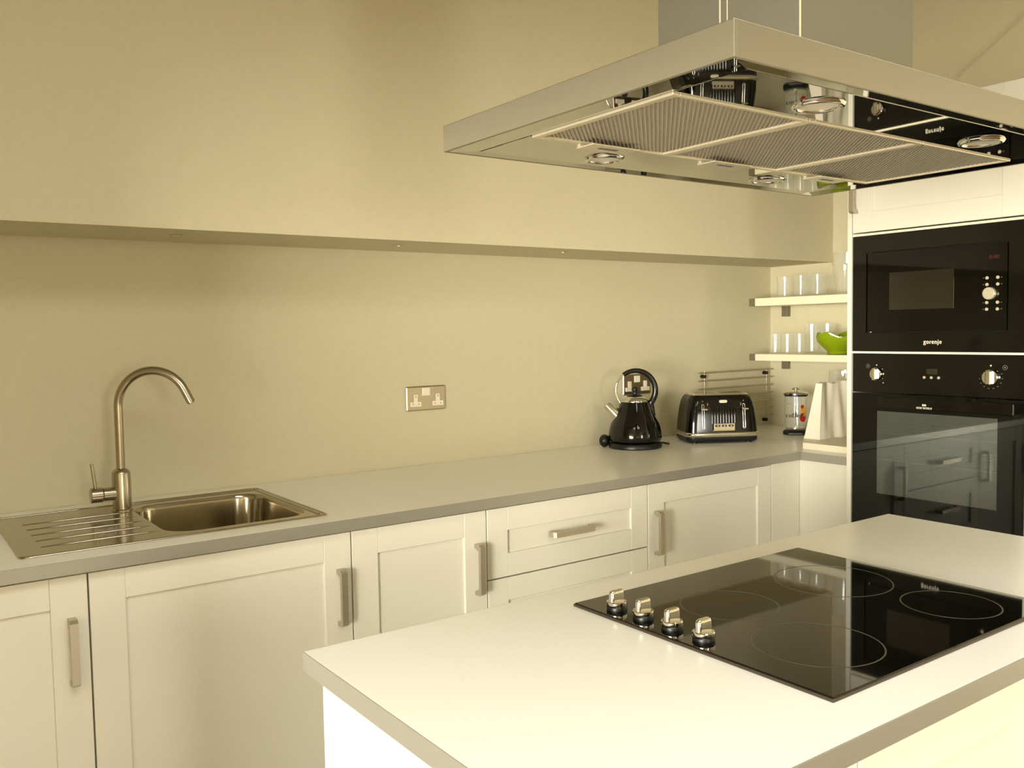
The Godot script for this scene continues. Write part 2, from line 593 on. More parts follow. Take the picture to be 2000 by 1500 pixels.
func make_kettle() -> void:
	# local frame: +x is the handle side, turned so that the spout points left along the wall
	var t := thing("kettle", "glossy black dome kettle with looped handle and chrome spout", "kettle", Vector3(2.05, TOP, 0.165), -deg_to_rad(36), "", true)
	var st := mb()
	lathe(st, [Vector2(0, 0), Vector2(0.098, 0), Vector2(0.103, 0.004), Vector2(0.103, 0.015), Vector2(0.098, 0.021), Vector2(0, 0.022)], Transform3D.IDENTITY, 48)
	var base := part(t, "base", st, M.black_plastic)
	st = mb()
	ball(st, Vector3(-0.118, 0.026, -0.012), Vector3(0.021, 0.025, 0.021))
	part(base, "plug", st, M.black_plastic)
	st = mb()
	tube(st, [Vector3(0.09, 0.012, -0.03), Vector3(0.112, 0.012, -0.03), Vector3(0.13, 0.008, -0.04), Vector3(0.14, 0.005, -0.055)], 0.0042, 10)
	part(base, "cord", st, M.black_plastic)
	st = mb()
	lathe(st, [Vector2(0, 0.024), Vector2(0.092, 0.024), Vector2(0.099, 0.028), Vector2(0.1035, 0.038), Vector2(0.1025, 0.05), Vector2(0.1, 0.07), Vector2(0.094, 0.092), Vector2(0.083, 0.112), Vector2(0.073, 0.13), Vector2(0.066, 0.146), Vector2(0.06, 0.164), Vector2(0.055, 0.178), Vector2(0.0, 0.179)], Transform3D.IDENTITY, 56, 0.6)
	part(t, "body", st, M.black_enamel)
	st = mb()
	lathe(st, [Vector2(0, 0.178), Vector2(0.053, 0.178), Vector2(0.0535, 0.182), Vector2(0.047, 0.19), Vector2(0.036, 0.198), Vector2(0.0, 0.2)], Transform3D.IDENTITY, 40, 0.6)
	var lid := part(t, "lid", st, M.chrome, "polished steel lid")
	st = mb()
	lathe(st, [Vector2(0, 0.198), Vector2(0.031, 0.199), Vector2(0.026, 0.204), Vector2(0.009, 0.208), Vector2(0.008, 0.216), Vector2(0.012, 0.222), Vector2(0.012, 0.23), Vector2(0.007, 0.235), Vector2(0, 0.236)], Transform3D.IDENTITY, 28, 0.6)
	part(lid, "knob", st, M.black_plastic)
	st = mb()
	var rings: Array = []
	for e: Array in [[-0.05, 0.108, 0.032, 0.024], [-0.072, 0.13, 0.024, 0.019], [-0.094, 0.152, 0.0175, 0.014], [-0.11, 0.168, 0.0145, 0.0115]]:
		var c := Vector3(e[0], e[1], 0)
		var d := Vector3(-0.66, 0.75, 0)
		var up := Vector3(0.75, 0.66, 0)
		var ring: Array = []
		for k in 20:
			var a := TAU * k / 20
			ring.append(c + up * float(e[2]) * cos(a) + Vector3(0, 0, 1) * float(e[3]) * sin(a))
		rings.append(ring)
	skin(st, rings, false, true)
	part(t, "spout", st, M.chrome, "short chrome spout")
	# the loop: thick black grip over the top and down the back, a thin chrome rod at the front
	var c2 := Vector3(0.004, 0.222, 0)
	var grip: Array = []
	for i in 31:
		var a := deg_to_rad(lerpf(128.0, -42.0, i / 30.0))
		grip.append(c2 + Vector3(cos(a) * 0.076, sin(a) * 0.076, 0))
	grip.append(Vector3(0.064, 0.15, 0))
	grip.append(Vector3(0.068, 0.12, 0))
	st = mb()
	tube(st, grip, 0.0088, 16, 0.0125)
	part(t, "handle", st, M.black_satin)
	var rod: Array = []
	for i in 21:
		var a := deg_to_rad(lerpf(126.0, 222.0, i / 20.0))
		rod.append(c2 + Vector3(cos(a) * 0.077, sin(a) * 0.077, 0))
	st = mb()
	tube(st, rod, 0.0036, 10)
	part(t, "handle_rod", st, M.chrome, "thin chrome rod of the handle")

func make_toaster() -> void:
	# local frame: front is +z
	var t := thing("toaster", "glossy black four slice toaster with chrome top and band", "toaster", Vector3(2.435, TOP, 0.236), -deg_to_rad(30.5), "", true)
	var w := 0.146
	var d := 0.098
	var st := mb()
	var rings: Array = []
	for e: Array in [[0.006, -0.006, 0.03], [0.012, 0.0, 0.034], [0.028, 0.0, 0.036]]:
		rings.append(rrect(Vector3(0, e[0], 0), w + e[1], d + e[1], e[2]))
	skin(st, rings, true, true)
	part(t, "plinth", st, M.black_plastic)
	for sx: float in [-1.0, 1.0]:
		for sz: float in [-1.0, 1.0]:
			st = mb()
			cyl(st, Vector3(sx * 0.11, 0, sz * 0.066), Vector3(sx * 0.11, 0.008, sz * 0.066), 0.01, 14)
			part(t, "foot", st, M.black_plastic)
	st = mb()
	rings = []
	for e: Array in [[0.026, 0.0], [0.028, 0.003], [0.036, 0.004], [0.041, 0.003], [0.043, 0.0]]:
		rings.append(rrect(Vector3(0, e[0], 0), w + e[1], d + e[1], 0.037))
	skin(st, rings, true, true)
	part(t, "chrome_band", st, M.chrome, "chrome band round the foot")
	st = mb()
	rings = []
	for e: Array in [[0.042, 0.0, 0.037], [0.08, -0.002, 0.037], [0.13, -0.007, 0.037], [0.165, -0.014, 0.036], [0.182, -0.021, 0.035], [0.19, -0.029, 0.034]]:
		rings.append(rrect(Vector3(0, e[0], 0), w + e[1], d + e[1], e[2]))
	skin(st, rings, true, false)
	part(t, "body", st, M.black_enamel)
	st = mb()
	rings = []
	for e: Array in [[0.188, -0.030], [0.192, -0.030], [0.195, -0.034], [0.196, -0.04]]:
		rings.append(rrect(Vector3(0, e[0], 0), w + e[1], d + e[1], 0.03))
	skin(st, rings)
	var rim_o: Array = rings[3]
	var rim_i := rrect(Vector3(0, 0.196, 0), 0.097, 0.031, 0.001)
	for k in rim_o.size():
		var k2 := (k + 1) % rim_o.size()
		quad(st, rim_o[k], rim_o[k2], rim_i[k2], rim_i[k], Vector3.UP)
	bx(st, Vector3(-0.0975, 0.190, -0.013), Vector3(0.0975, 0.196, 0.013))
	bx(st, Vector3(-0.011, 0.190, -0.0315), Vector3(0.011, 0.196, -0.013))
	bx(st, Vector3(-0.011, 0.190, 0.013), Vector3(0.011, 0.196, 0.0315))
	part(t, "top_plate", st, M.chrome, "chrome top plate with four slots")
	# front: two lever slots, a fluted middle, badge and button plate
	var zf := func(y: float) -> float: return d + lerpf(0.0, -0.012, clampf((y - 0.06) / 0.1, 0.0, 1.0))
	for s: float in [-1.0, 1.0]:
		var lx := s * 0.083
		st = mb()
		var loop: Array = []
		for i in 24:
			var a := TAU * i / 24
			var yy := (0.152 if sin(a) > 0 else 0.062) + 0.0042 * sin(a)
			loop.append(Vector3(lx + 0.0042 * cos(a), yy, zf.call(yy) + 0.0015))
		tube(st, loop, 0.0013, 6, -1.0, true)
		part(t, "lever_slot", st, M.chrome, "chrome outline of the lever slot")
		st = mb()
		var ly := 0.137
		bx(st, Vector3(lx - 0.0035, ly - 0.004, zf.call(ly)), Vector3(lx + 0.0035, ly + 0.004, zf.call(ly) + 0.018), 0.001)
		bx(st, Vector3(lx - 0.014, ly - 0.0035, zf.call(ly) + 0.015), Vector3(lx + 0.014, ly + 0.0035, zf.call(ly) + 0.023), 0.0025)
		part(t, "lever", st, M.chrome, "chrome push lever")
		st = mb()
		ball(st, Vector3(lx, 0.168, zf.call(0.168)), Vector3(0.0032, 0.0032, 0.0018), 12)
		part(t, "stud", st, M.chrome)
		st = mb()
		var arc: Array = []
		for i in 9:
			var a := deg_to_rad(-70 + 140 * i / 8.0)
			arc.append(Vector3(lx - s * 0.0155 + 0.0045 * cos(a), 0.155 + 0.0055 * sin(a), zf.call(0.155) + 0.001))
		tube(st, arc, 0.0008, 6)
		part(t, "dial_mark", st, M.bright_trim)
	for i in 9:
		var rx := -0.046 + 0.0115 * i
		st = mb()
		tube(st, [Vector3(rx, 0.078, zf.call(0.078) - 0.003), Vector3(rx, 0.1, zf.call(0.1) - 0.0015), Vector3(rx, 0.14, zf.call(0.14) - 0.001), Vector3(rx, 0.146, zf.call(0.146) - 0.004)], 0.0052, 10)
		part(t, "flute", st, M.black_enamel)
	st = mb()
	var badge: Array = []
	for e: Array in [[0.0, 0.0], [0.002, 0.0], [0.003, -0.001]]:
		var ring: Array = []
		for q: Vector3 in rrect(Vector3.ZERO, 0.0165 + e[1], 0.0062 + e[1], 0.006):
			ring.append(Vector3(q.x, 0.166 + q.z, zf.call(0.166) - 0.001 + e[0]))
		badge.append(ring)
	skin(st, badge, false, true)
	part(t, "badge", st, M.bright_trim, "oval metal badge")
	st = mb()
	bx(st, Vector3(-0.045, 0.05, d - 0.002), Vector3(0.045, 0.0805, d + 0.0035), 0.0025)
	var bp := part(t, "button_plate", st, M.chrome, "chrome plate with three dark buttons")
	for i in 3:
		st = mb()
		bx(st, Vector3(-0.037 + 0.027 * i, 0.0665, d + 0.002), Vector3(-0.017 + 0.027 * i, 0.0745, d + 0.006), 0.001)
		part(bp, "button", st, M.black_plastic)
		st = mb()
		bx(st, Vector3(-0.0305 + 0.027 * i, 0.069, d + 0.0055), Vector3(-0.0235 + 0.027 * i, 0.072, d + 0.0063))
		part(bp, "button_mark", st, M.bright_trim)
	st = mb()
	ball(st, Vector3(0.152, 0.045, -0.02), Vector3(0.022, 0.027, 0.022))
	part(t, "control_knob", st, M.black_plastic)

func make_press() -> void:
	var t := thing("french_press", "glass coffee press with black foot and printed lettering", "coffee press", Vector3(2.84, TOP, 0.32), -deg_to_rad(52), "", true)
	var st := mb()
	var rings: Array = []
	for e: Array in [[0.0, -0.003], [0.004, 0.0], [0.012, -0.002], [0.018, -0.009], [0.02, -0.014]]:
		rings.append(rrect(Vector3(0, e[0], 0), 0.053 + e[1], 0.053 + e[1], 0.03))
	skin(st, rings, true, true)
	part(t, "foot", st, M.black_plastic)
	st = mb()
	lathe(st, [Vector2(0, 0.02), Vector2(0.045, 0.02), Vector2(0.046, 0.024), Vector2(0.046, 0.166), Vector2(0.0445, 0.166), Vector2(0.0445, 0.025), Vector2(0, 0.022)], Transform3D.IDENTITY, 40)
	part(t, "beaker", st, M.thin_glass)
	st = mb()
	lathe(st, [Vector2(0, 0.163), Vector2(0.0475, 0.163), Vector2(0.0475, 0.17), Vector2(0, 0.17)], Transform3D.IDENTITY, 40)
	part(t, "collar", st, M.black_plastic)
	st = mb()
	lathe(st, [Vector2(0, 0.17), Vector2(0.051, 0.17), Vector2(0.051, 0.175), Vector2(0.044, 0.179), Vector2(0.007, 0.181), Vector2(0.0065, 0.185), Vector2(0, 0.185)], Transform3D.IDENTITY, 40, 0.85)
	var lid := part(t, "lid", st, M.chrome, "chrome lid")
	st = mb()
	cyl(st, Vector3(0, 0.18, 0), Vector3(0, 0.189, 0), 0.004, 12)
	ball(st, Vector3(0, 0.193, 0), Vector3(0.017, 0.0055, 0.008), 16)
	part(lid, "plunger_knob", st, M.chrome)
	st = mb()
	cyl(st, Vector3(0, 0.024, 0), Vector3(0, 0.164, 0), 0.0034, 12)
	lathe(st, [Vector2(0, 0.026), Vector2(0.043, 0.026), Vector2(0.043, 0.031), Vector2(0, 0.031)], Transform3D.IDENTITY, 32)
	part(t, "plunger", st, M.chrome, "chrome plunger rod and sieve")
	# print on the beaker, faced towards the room
	letters(t, "lettering", "coffee", 0.0165, Transform3D(Basis.IDENTITY, Vector3(-0.008, 0.083, 0.0462)), M.black_print, true)
	for i in 2:
		st = mb()
		bx(st, Vector3(-0.042, 0.115 + 0.016 * i, 0.03), Vector3(-0.028 + 0.01 * i, 0.1165 + 0.016 * i, 0.0305))
		part(t, "small_print", st, M.grey_print)
	for e: Array in [[0.03, 0.075, 0.016, 0.02, "red_print"], [0.031, 0.108, 0.013, 0.009, "yellow_print"], [0.027, 0.12, 0.008, 0.008, "red_print"], [0.037, 0.09, 0.008, 0.012, "yellow_print"]]:
		st = mb()
		for k in 18:
			var pts: Array[Vector3] = []
			for q: float in [float(k), float(k + 1)]:
				var a := TAU * q / 18
				var u := float(e[0]) + float(e[2]) * cos(a)
				pts.append(Vector3(0.0465 * sin(u / 0.0465), float(e[1]) + float(e[3]) * sin(a), 0.0465 * cos(u / 0.0465)))
			var cu := float(e[0]) / 0.0465
			var n := Vector3(sin(cu), 0, cos(cu))
			tri(st, Vector3(0.0468 * n.x, e[1], 0.0468 * n.z), pts[0], pts[1], n, n, n)
		part(t, "printed_berry", st, M[e[4]], "red and yellow printed picture")

func make_bag() -> void:
	var b := TOP + 0.023
	var t := thing("paper_bag", "white crumpled paper bag standing on the chopping board", "bag", Vector3(2.69, b, 0.59))
	var st := mb()
	var rings: Array = []
	var rows := 14
	for i in rows + 1:
		var v := float(i) / rows
		var y := b + 0.0005 + 0.215 * v
		var zc := lerpf(0.586, 0.604, v)
		var hz := lerpf(0.036, 0.014, pow(v, 0.8))
		var x0 := lerpf(2.58, 2.60, v)
		var x1 := lerpf(2.80, 2.77, v)
		var ring: Array = []
		var n := 22
		for k in n + 1:      # front, with long folds that deepen upwards
			var s := float(k) / n
			var fold := (sin(s * 11.0 + v * 1.8) * 0.5 + sin(s * 23.0 - v * 2.2) * 0.18) * 0.010 * sin(PI * s)
			var belly := -0.016 * sin(PI * s) * v
			ring.append(Vector3(lerpf(x0, x1, s), y + 0.004 * sin(s * 9.0) * v * v, zc + hz + fold + belly))
		for k in n + 1:
			var s := 1.0 - float(k) / n
			ring.append(Vector3(lerpf(x0, x1, s), y + 0.004 * sin(s * 9.0) * v * v, zc - hz + 0.004 * sin(s * 14.0 + v) * sin(PI * s)))
		rings.append(ring)
	# creased edges: front, back and the two gussets are smooth sheets of their own
	for span: Array in [[0, 22], [22, 23], [23, 45], [45, 46]]:
		for i in rows:
			for k in range(span[0], span[1]):
				var q: Array[Vector3] = []
				var nn: Array[Vector3] = []
				for e: Array in [[i, k], [i, k + 1], [i + 1, k + 1], [i + 1, k]]:
					var r0: int = e[0]
					var c0: int = e[1]
					q.append(rings[r0][c0 % 46])
					var du: Vector3 = rings[r0][mini(c0 + 1, span[1]) % 46] - rings[r0][maxi(c0 - 1, span[0]) % 46]
					var dv: Vector3 = rings[mini(r0 + 1, rows)][c0 % 46] - rings[maxi(r0 - 1, 0)][c0 % 46]
					nn.append(dv.cross(du).normalized())
				var outward := Vector3(2.69, q[0].y, 0.592)
				var s2 := 1.0 if nn[0].dot(q[0] - outward) >= 0.0 else -1.0
				tri(st, q[0], q[1], q[2], nn[0] * s2, nn[1] * s2, nn[2] * s2)
				tri(st, q[0], q[2], q[3], nn[0] * s2, nn[2] * s2, nn[3] * s2)
	part(t, "bag_body", st, M.paper)

# ------------------------------------------------------------------ big things
func make_hood() -> void:
	var x0 := 0.3608
	var x1 := 1.2609
	var z0 := 1.5331
	var z1 := 2.089
	var y0 := 1.6395
	var y1 := 1.6785
	var t := thing("extractor_hood", "square stainless steel island hood hanging over the hob", "extractor hood", Vector3((x0 + x1) / 2, y0, (z0 + z1) / 2))
	var st := mb()
	with_uv = true
	# canopy: four brushed sides and a top sheet
	bx(st, Vector3(x0, y0, z0), Vector3(x0 + 0.004, y1, z1), 0.001)
	bx(st, Vector3(x1 - 0.004, y0, z0), Vector3(x1, y1, z1), 0.001)
	bx(st, Vector3(x0 + 0.003, y0, z0), Vector3(x1 - 0.003, y1, z0 + 0.004), 0.001)
	bx(st, Vector3(x0 + 0.003, y0, z1 - 0.004), Vector3(x1 - 0.003, y1, z1), 0.001)
	bx(st, Vector3(x0 + 0.003, y1 - 0.004, z0 + 0.003), Vector3(x1 - 0.003, y1 - 0.0005, z1 - 0.003))
	part(t, "canopy", st, M.brushed_steel)
	with_uv = false
	# polished underside: an outer border that dips a little towards its edge, panels before and behind the filters
	var bxl := 0.408
	var bxr := x1 - 0.047
	var bzf := 1.5594
	var bzn := 2.0644
	var yi := y0 + 0.0020
	st = mb()
	var oc: Array[Vector3] = [Vector3(x0 + 0.002, y0 + 0.0005, z0 + 0.002), Vector3(x1 - 0.002, y0 + 0.0005, z0 + 0.002), Vector3(x1 - 0.002, y0 + 0.0005, z1 - 0.002), Vector3(x0 + 0.002, y0 + 0.0005, z1 - 0.002)]
	var ic: Array[Vector3] = [Vector3(bxl, yi, bzf), Vector3(bxr, yi, bzf), Vector3(bxr, yi, bzn), Vector3(bxl, yi, bzn)]
	for i in 4:
		var k := (i + 1) % 4
		var n := (oc[k] - oc[i]).cross(ic[i] - oc[i]).normalized()
		if n.y > 0:
			n = -n
		quad(st, oc[i], oc[k], ic[k], ic[i], n)
	part(t, "border", st, M.polished_steel, "polished border of the underside")
	var lamps: Array = [[0.609, 1.616], [1.009, 1.616], [0.609, 2.011], [1.012, 2.008]]
	for e: Array in [[bzf, 1.686, "panel"], [1.957, bzn, "panel"]]:
		st = mb()
		bx(st, Vector3(bxl + 0.0015, yi - 0.0006, float(e[0]) + 0.0015), Vector3(bxr - 0.0015, yi + 0.004, e[1]), 0.0005)
		part(t, "panel", st, M.polished_steel, "polished panel that carries two lamps")
	for l: Array in lamps:
		st = mb()
		var c := Vector3(l[0], yi - 0.0006, l[1])
		var f := Transform3D(Basis(Vector3(1, 0, 0), Vector3(0, -1, 0), Vector3(0, 0, 1)), c)
		lathe(st, [Vector2(0.024, 0.0), Vector2(0.0245, 0.003), Vector2(0.0275, 0.0045), Vector2(0.031, 0.003), Vector2(0.0325, 0.0)], f, 40, 0.3)
		var ring := part(t, "lamp_ring", st, M.chrome, "chrome lamp ring")
		st = mb()
		lathe(st, [Vector2(0.0245, 0.0012), Vector2(0.0, 0.0012)], f, 32)
		part(ring, "lamp_glass", st, M.lamp_glass, "unlit lamp glass")
	var fx := [0.4105, 0.6655, 0.9405, 1.2125]
	for i in 3:
		st = mb()
		bx(st, Vector3(fx[i] + 0.004, yi + 0.0045, 1.69), Vector3(fx[i + 1] - 0.004, yi + 0.007, 1.954), 0.0)
		var fl := part(t, "grease_filter", st, M.grease_mesh, "woven aluminium grease filter")
		st = mb()
		var ax: float = fx[i] + 0.012
		var bx2: float = fx[i + 1] - 0.007
		var az := 1.696
		var bz := 1.950
		for dir: float in [-1.0, 1.0]:           # wires on both diagonals, clipped to the frame
			var n_w := int((bx2 - ax + bz - az) / 0.0078)
			for k in n_w + 1:
				var c := (ax + az if dir < 0 else ax - bz) + 0.0078 * k
				# x + z = c or x - z = c
				var p := Vector2(maxf(ax, c - bz if dir < 0 else c + az), 0)
				p.y = c - p.x if dir < 0 else p.x - c
				var q := Vector2(minf(bx2, c - az if dir < 0 else c + bz), 0)
				q.y = c - q.x if dir < 0 else q.x - c
				if q.x - p.x > 0.003:
					var yy := yi + (0.0006 if dir < 0 else 0.0022)
					tube(st, [Vector3(p.x, yy, p.y), Vector3(q.x, yy, q.y)], 0.00135, 5)
		var weave := part(fl, "wire_weave", st, M.grease_mesh)
		weave.set_meta("kind", "stuff")
		st = mb()
		var xa: float = fx[i]
		var xb: float = fx[i + 1] - 0.001
		for q: Array in [[xa, 1.687, xa + 0.012, 1.957], [xb - 0.006, 1.687, xb, 1.957], [xa + 0.012, 1.687, xb - 0.006, 1.696], [xa + 0.012, 1.950, xb - 0.006, 1.957]]:
			bx(st, Vector3(q[0], yi - 0.003, q[1]), Vector3(q[2], yi + 0.005, q[3]), 0.001)
		part(fl, "filter_frame", st, M.bright_trim)
		st = mb()
		var hx := xa + 0.085
		bx(st, Vector3(hx, yi - 0.0085, 1.682), Vector3(hx + 0.092, yi - 0.0065, 1.720), 0.0006)
		bx(st, Vector3(hx + 0.002, yi - 0.0075, 1.682), Vector3(hx + 0.09, yi - 0.002, 1.688), 0.0004)
		part(fl, "filter_catch", st, M.bright_trim, "pale metal catch plate")
		st = mb()
		bx(st, Vector3(hx + 0.026, yi - 0.0088, 1.698), Vector3(hx + 0.062, yi - 0.0080, 1.706))
		part(fl, "finger_slot", st, M.grey_print)
	# flue: two telescoping steel sleeves
	st = mb()
	bx(st, Vector3(0.655, y1, 1.69), Vector3(0.925, 2.16, 1.95), 0.002)
	var flue := part(t, "flue", st, M.flue_steel, "square steel flue")
	st = mb()
	bx(st, Vector3(0.6545, y1, 1.8125), Vector3(0.6560, 2.16, 1.8155), 0.0005)
	bx(st, Vector3(0.6545, y1, 1.8265), Vector3(0.6560, 2.16, 1.8285), 0.0005)
	bx(st, Vector3(0.6540, y1, 1.9485), Vector3(0.6565, 2.16, 1.9510), 0.0006)
	part(flue, "flue_seam", st, M.bright_trim)
	st = mb()
	bx(st, Vector3(0.659, 2.16, 1.694), Vector3(0.921, CEIL, 1.946), 0.002)
	part(t, "upper_flue", st, M.flue_steel)

func make_hob() -> void:
	var x0 := 0.5776
	var x1 := 1.1757
	var z0 := 1.5614
	var z1 := 2.0568
	var t := thing("hob", "black ceramic glass hob with four knobs on the island", "hob", Vector3((x0 + x1) / 2, TOP, (z0 + z1) / 2))
	var st := mb()
	for q: Array in [[x0, z0, x0 + 0.004, z1], [x1 - 0.004, z0, x1, z1], [x0 + 0.004, z0, x1 - 0.004, z0 + 0.004], [x0 + 0.004, z1 - 0.004, x1 - 0.004, z1]]:
		bx(st, Vector3(q[0], TOP, q[1]), Vector3(q[2], TOP + 0.0045, q[3]), 0.0008)
	part(t, "trim_frame", st, M.hob_trim, "thin metal trim")
	st = mb()
	bx(st, Vector3(x0 + 0.001, TOP + 0.001, z0 + 0.001), Vector3(x1 - 0.001, TOP + 0.006, z1 - 0.001), 0.0018)
	part(t, "glass", st, M.hob_glass)
	var y := TOP + 0.006
	for e: Array in [[0.768, 1.731, 0.079], [0.724, 1.929, 0.091], [1.02, 1.751, 0.1], [1.046, 1.951, 0.0745]]:
		st = mb()
		lathe(st, [Vector2(float(e[2]) - 0.0011, 0.0), Vector2(float(e[2]) - 0.0011, 0.0002), Vector2(float(e[2]) + 0.0011, 0.0002), Vector2(float(e[2]) + 0.0011, 0.0)], Transform3D(Basis.IDENTITY, Vector3(e[0], y, e[1])), 96)
		part(t, "cooking_zone_ring", st, M.ring_print, "thin printed ring of a cooking zone")
	for z: float in [1.632, 1.693, 1.755, 1.818]:
		var c := Vector3(0.611, y, z)
		var f := Transform3D(Basis.IDENTITY, c)
		st = mb()
		lathe(st, [Vector2(0, 0), Vector2(0.0165, 0), Vector2(0.0168, 0.004), Vector2(0.0158, 0.006), Vector2(0, 0.006)], f, 32)
		var k := part(t, "knob", st, M.black_plastic, "control knob with chrome grip")
		st = mb()
		lathe(st, [Vector2(0, 0.006), Vector2(0.0166, 0.006), Vector2(0.017, 0.007), Vector2(0.0168, 0.0125), Vector2(0.0155, 0.0138), Vector2(0, 0.0142)], f, 36)
		part(k, "chrome_disc", st, M.chrome)
		st = mb()
		var rings: Array = []
		for e: Array in [[0.0138, 0.0], [0.027, -0.0002], [0.0305, -0.0015], [0.032, -0.004]]:
			rings.append(rrect(c + Vector3(-0.0005, e[0], 0), 0.0145 + e[1], 0.0056 + e[1] * 0.7, 0.005, 6))
		skin(st, rings, false, true)
		part(k, "grip", st, M.chrome)

func make_microwave() -> void:
	var f := facing_left(TALL_X)
	var za := 0.8915
	var zb := 1.4575
	var t := thing("microwave", "black built-in microwave above the oven", "microwave", Vector3(TALL_X + 0.2, 1.2795, (za + zb) / 2))
	var y0 := 1.2815
	var y1 := 1.6665
	var w := -0.004     # the black faces stand 4 mm behind the panel edge
	var st := mb()
	var i0 := 0.9415
	var i1 := 1.4045
	var j0 := 1.341
	var j1 := 1.611
	bx(st, Vector3(za, y0, w - 0.016), Vector3(i0, y1, w), 0.0, f)
	bx(st, Vector3(i1, y0, w - 0.016), Vector3(zb, y1, w), 0.0, f)
	bx(st, Vector3(i0, y0, w - 0.016), Vector3(i1, j0, w), 0.0, f)
	bx(st, Vector3(i0, j1, w - 0.016), Vector3(i1, y1, w), 0.0, f)
	part(t, "frame", st, M.black_enamel)
	st = mb()
	bx(st, Vector3(za + 0.01, y0 + 0.005, -0.40), Vector3(zb - 0.01, y1 - 0.005, w - 0.017), 0.0, f)
	part(t, "housing", st, M.black_plastic)
	st = mb()
	bx(st, Vector3(i0 + 0.004, j0 + 0.004, w - 0.015), Vector3(1.3126, j1 - 0.004, w - 0.001), 0.0, f)
	var door := part(t, "door", st, M.black_glass)
	st = mb()
	bx(st, Vector3(1.025, 1.417, w - 0.002), Vector3(1.240, 1.539, w - 0.0004), 0.0, f)
	part(door, "window", st, M.microwave_glass, "brown tinted window")
	st = mb()
	bx(st, Vector3(1.3128, j0 + 0.004, w - 0.015), Vector3(i1 - 0.004, j1 - 0.004, w - 0.001), 0.0, f)
	var panel := part(t, "control_panel", st, M.black_glass)
	st = mb()
	cyl(st, f * Vector3(1.3525, 1.457, w - 0.001), f * Vector3(1.3525, 1.457, w + 0.014), 0.0185, 32, 0.002)
	part(panel, "dial", st, M.bright_trim, "silver dial")
	for u: float in [1.342, 1.3735]:
		for v: float in [1.504, 1.484, 1.430, 1.410]:
			st = mb()
			cyl(st, f * Vector3(u, v, w - 0.001), f * Vector3(u, v, w + 0.0015), 0.005, 14, 0.0006)
			part(panel, "button", st, M.bright_trim)
			st = mb()
			bx(st, Vector3(u + (0.009 if u > 1.36 else -0.013), v - 0.001, w - 0.001), Vector3(u + (0.013 if u > 1.36 else -0.009), v + 0.001, w - 0.0004), 0.0, f)
			part(panel, "symbol", st, M.grey_print)
	letters(panel, "clock_digits", "0:00", 0.012, Transform3D(f.basis, f * Vector3(1.362, 1.566, w - 0.0006)), M.red_digits)
	letters(t, "lettering", "gorenje", 0.0125, Transform3D(f.basis, f * Vector3(1.1745, 1.3115, w + 0.0002)), M.white_print)
	st = mb()
	bx(st, Vector3(0.957, 1.3435, w - 0.002), Vector3(0.961, 1.3465, w), 0.0, f)
	part(t, "rivet", st, M.bright_trim)

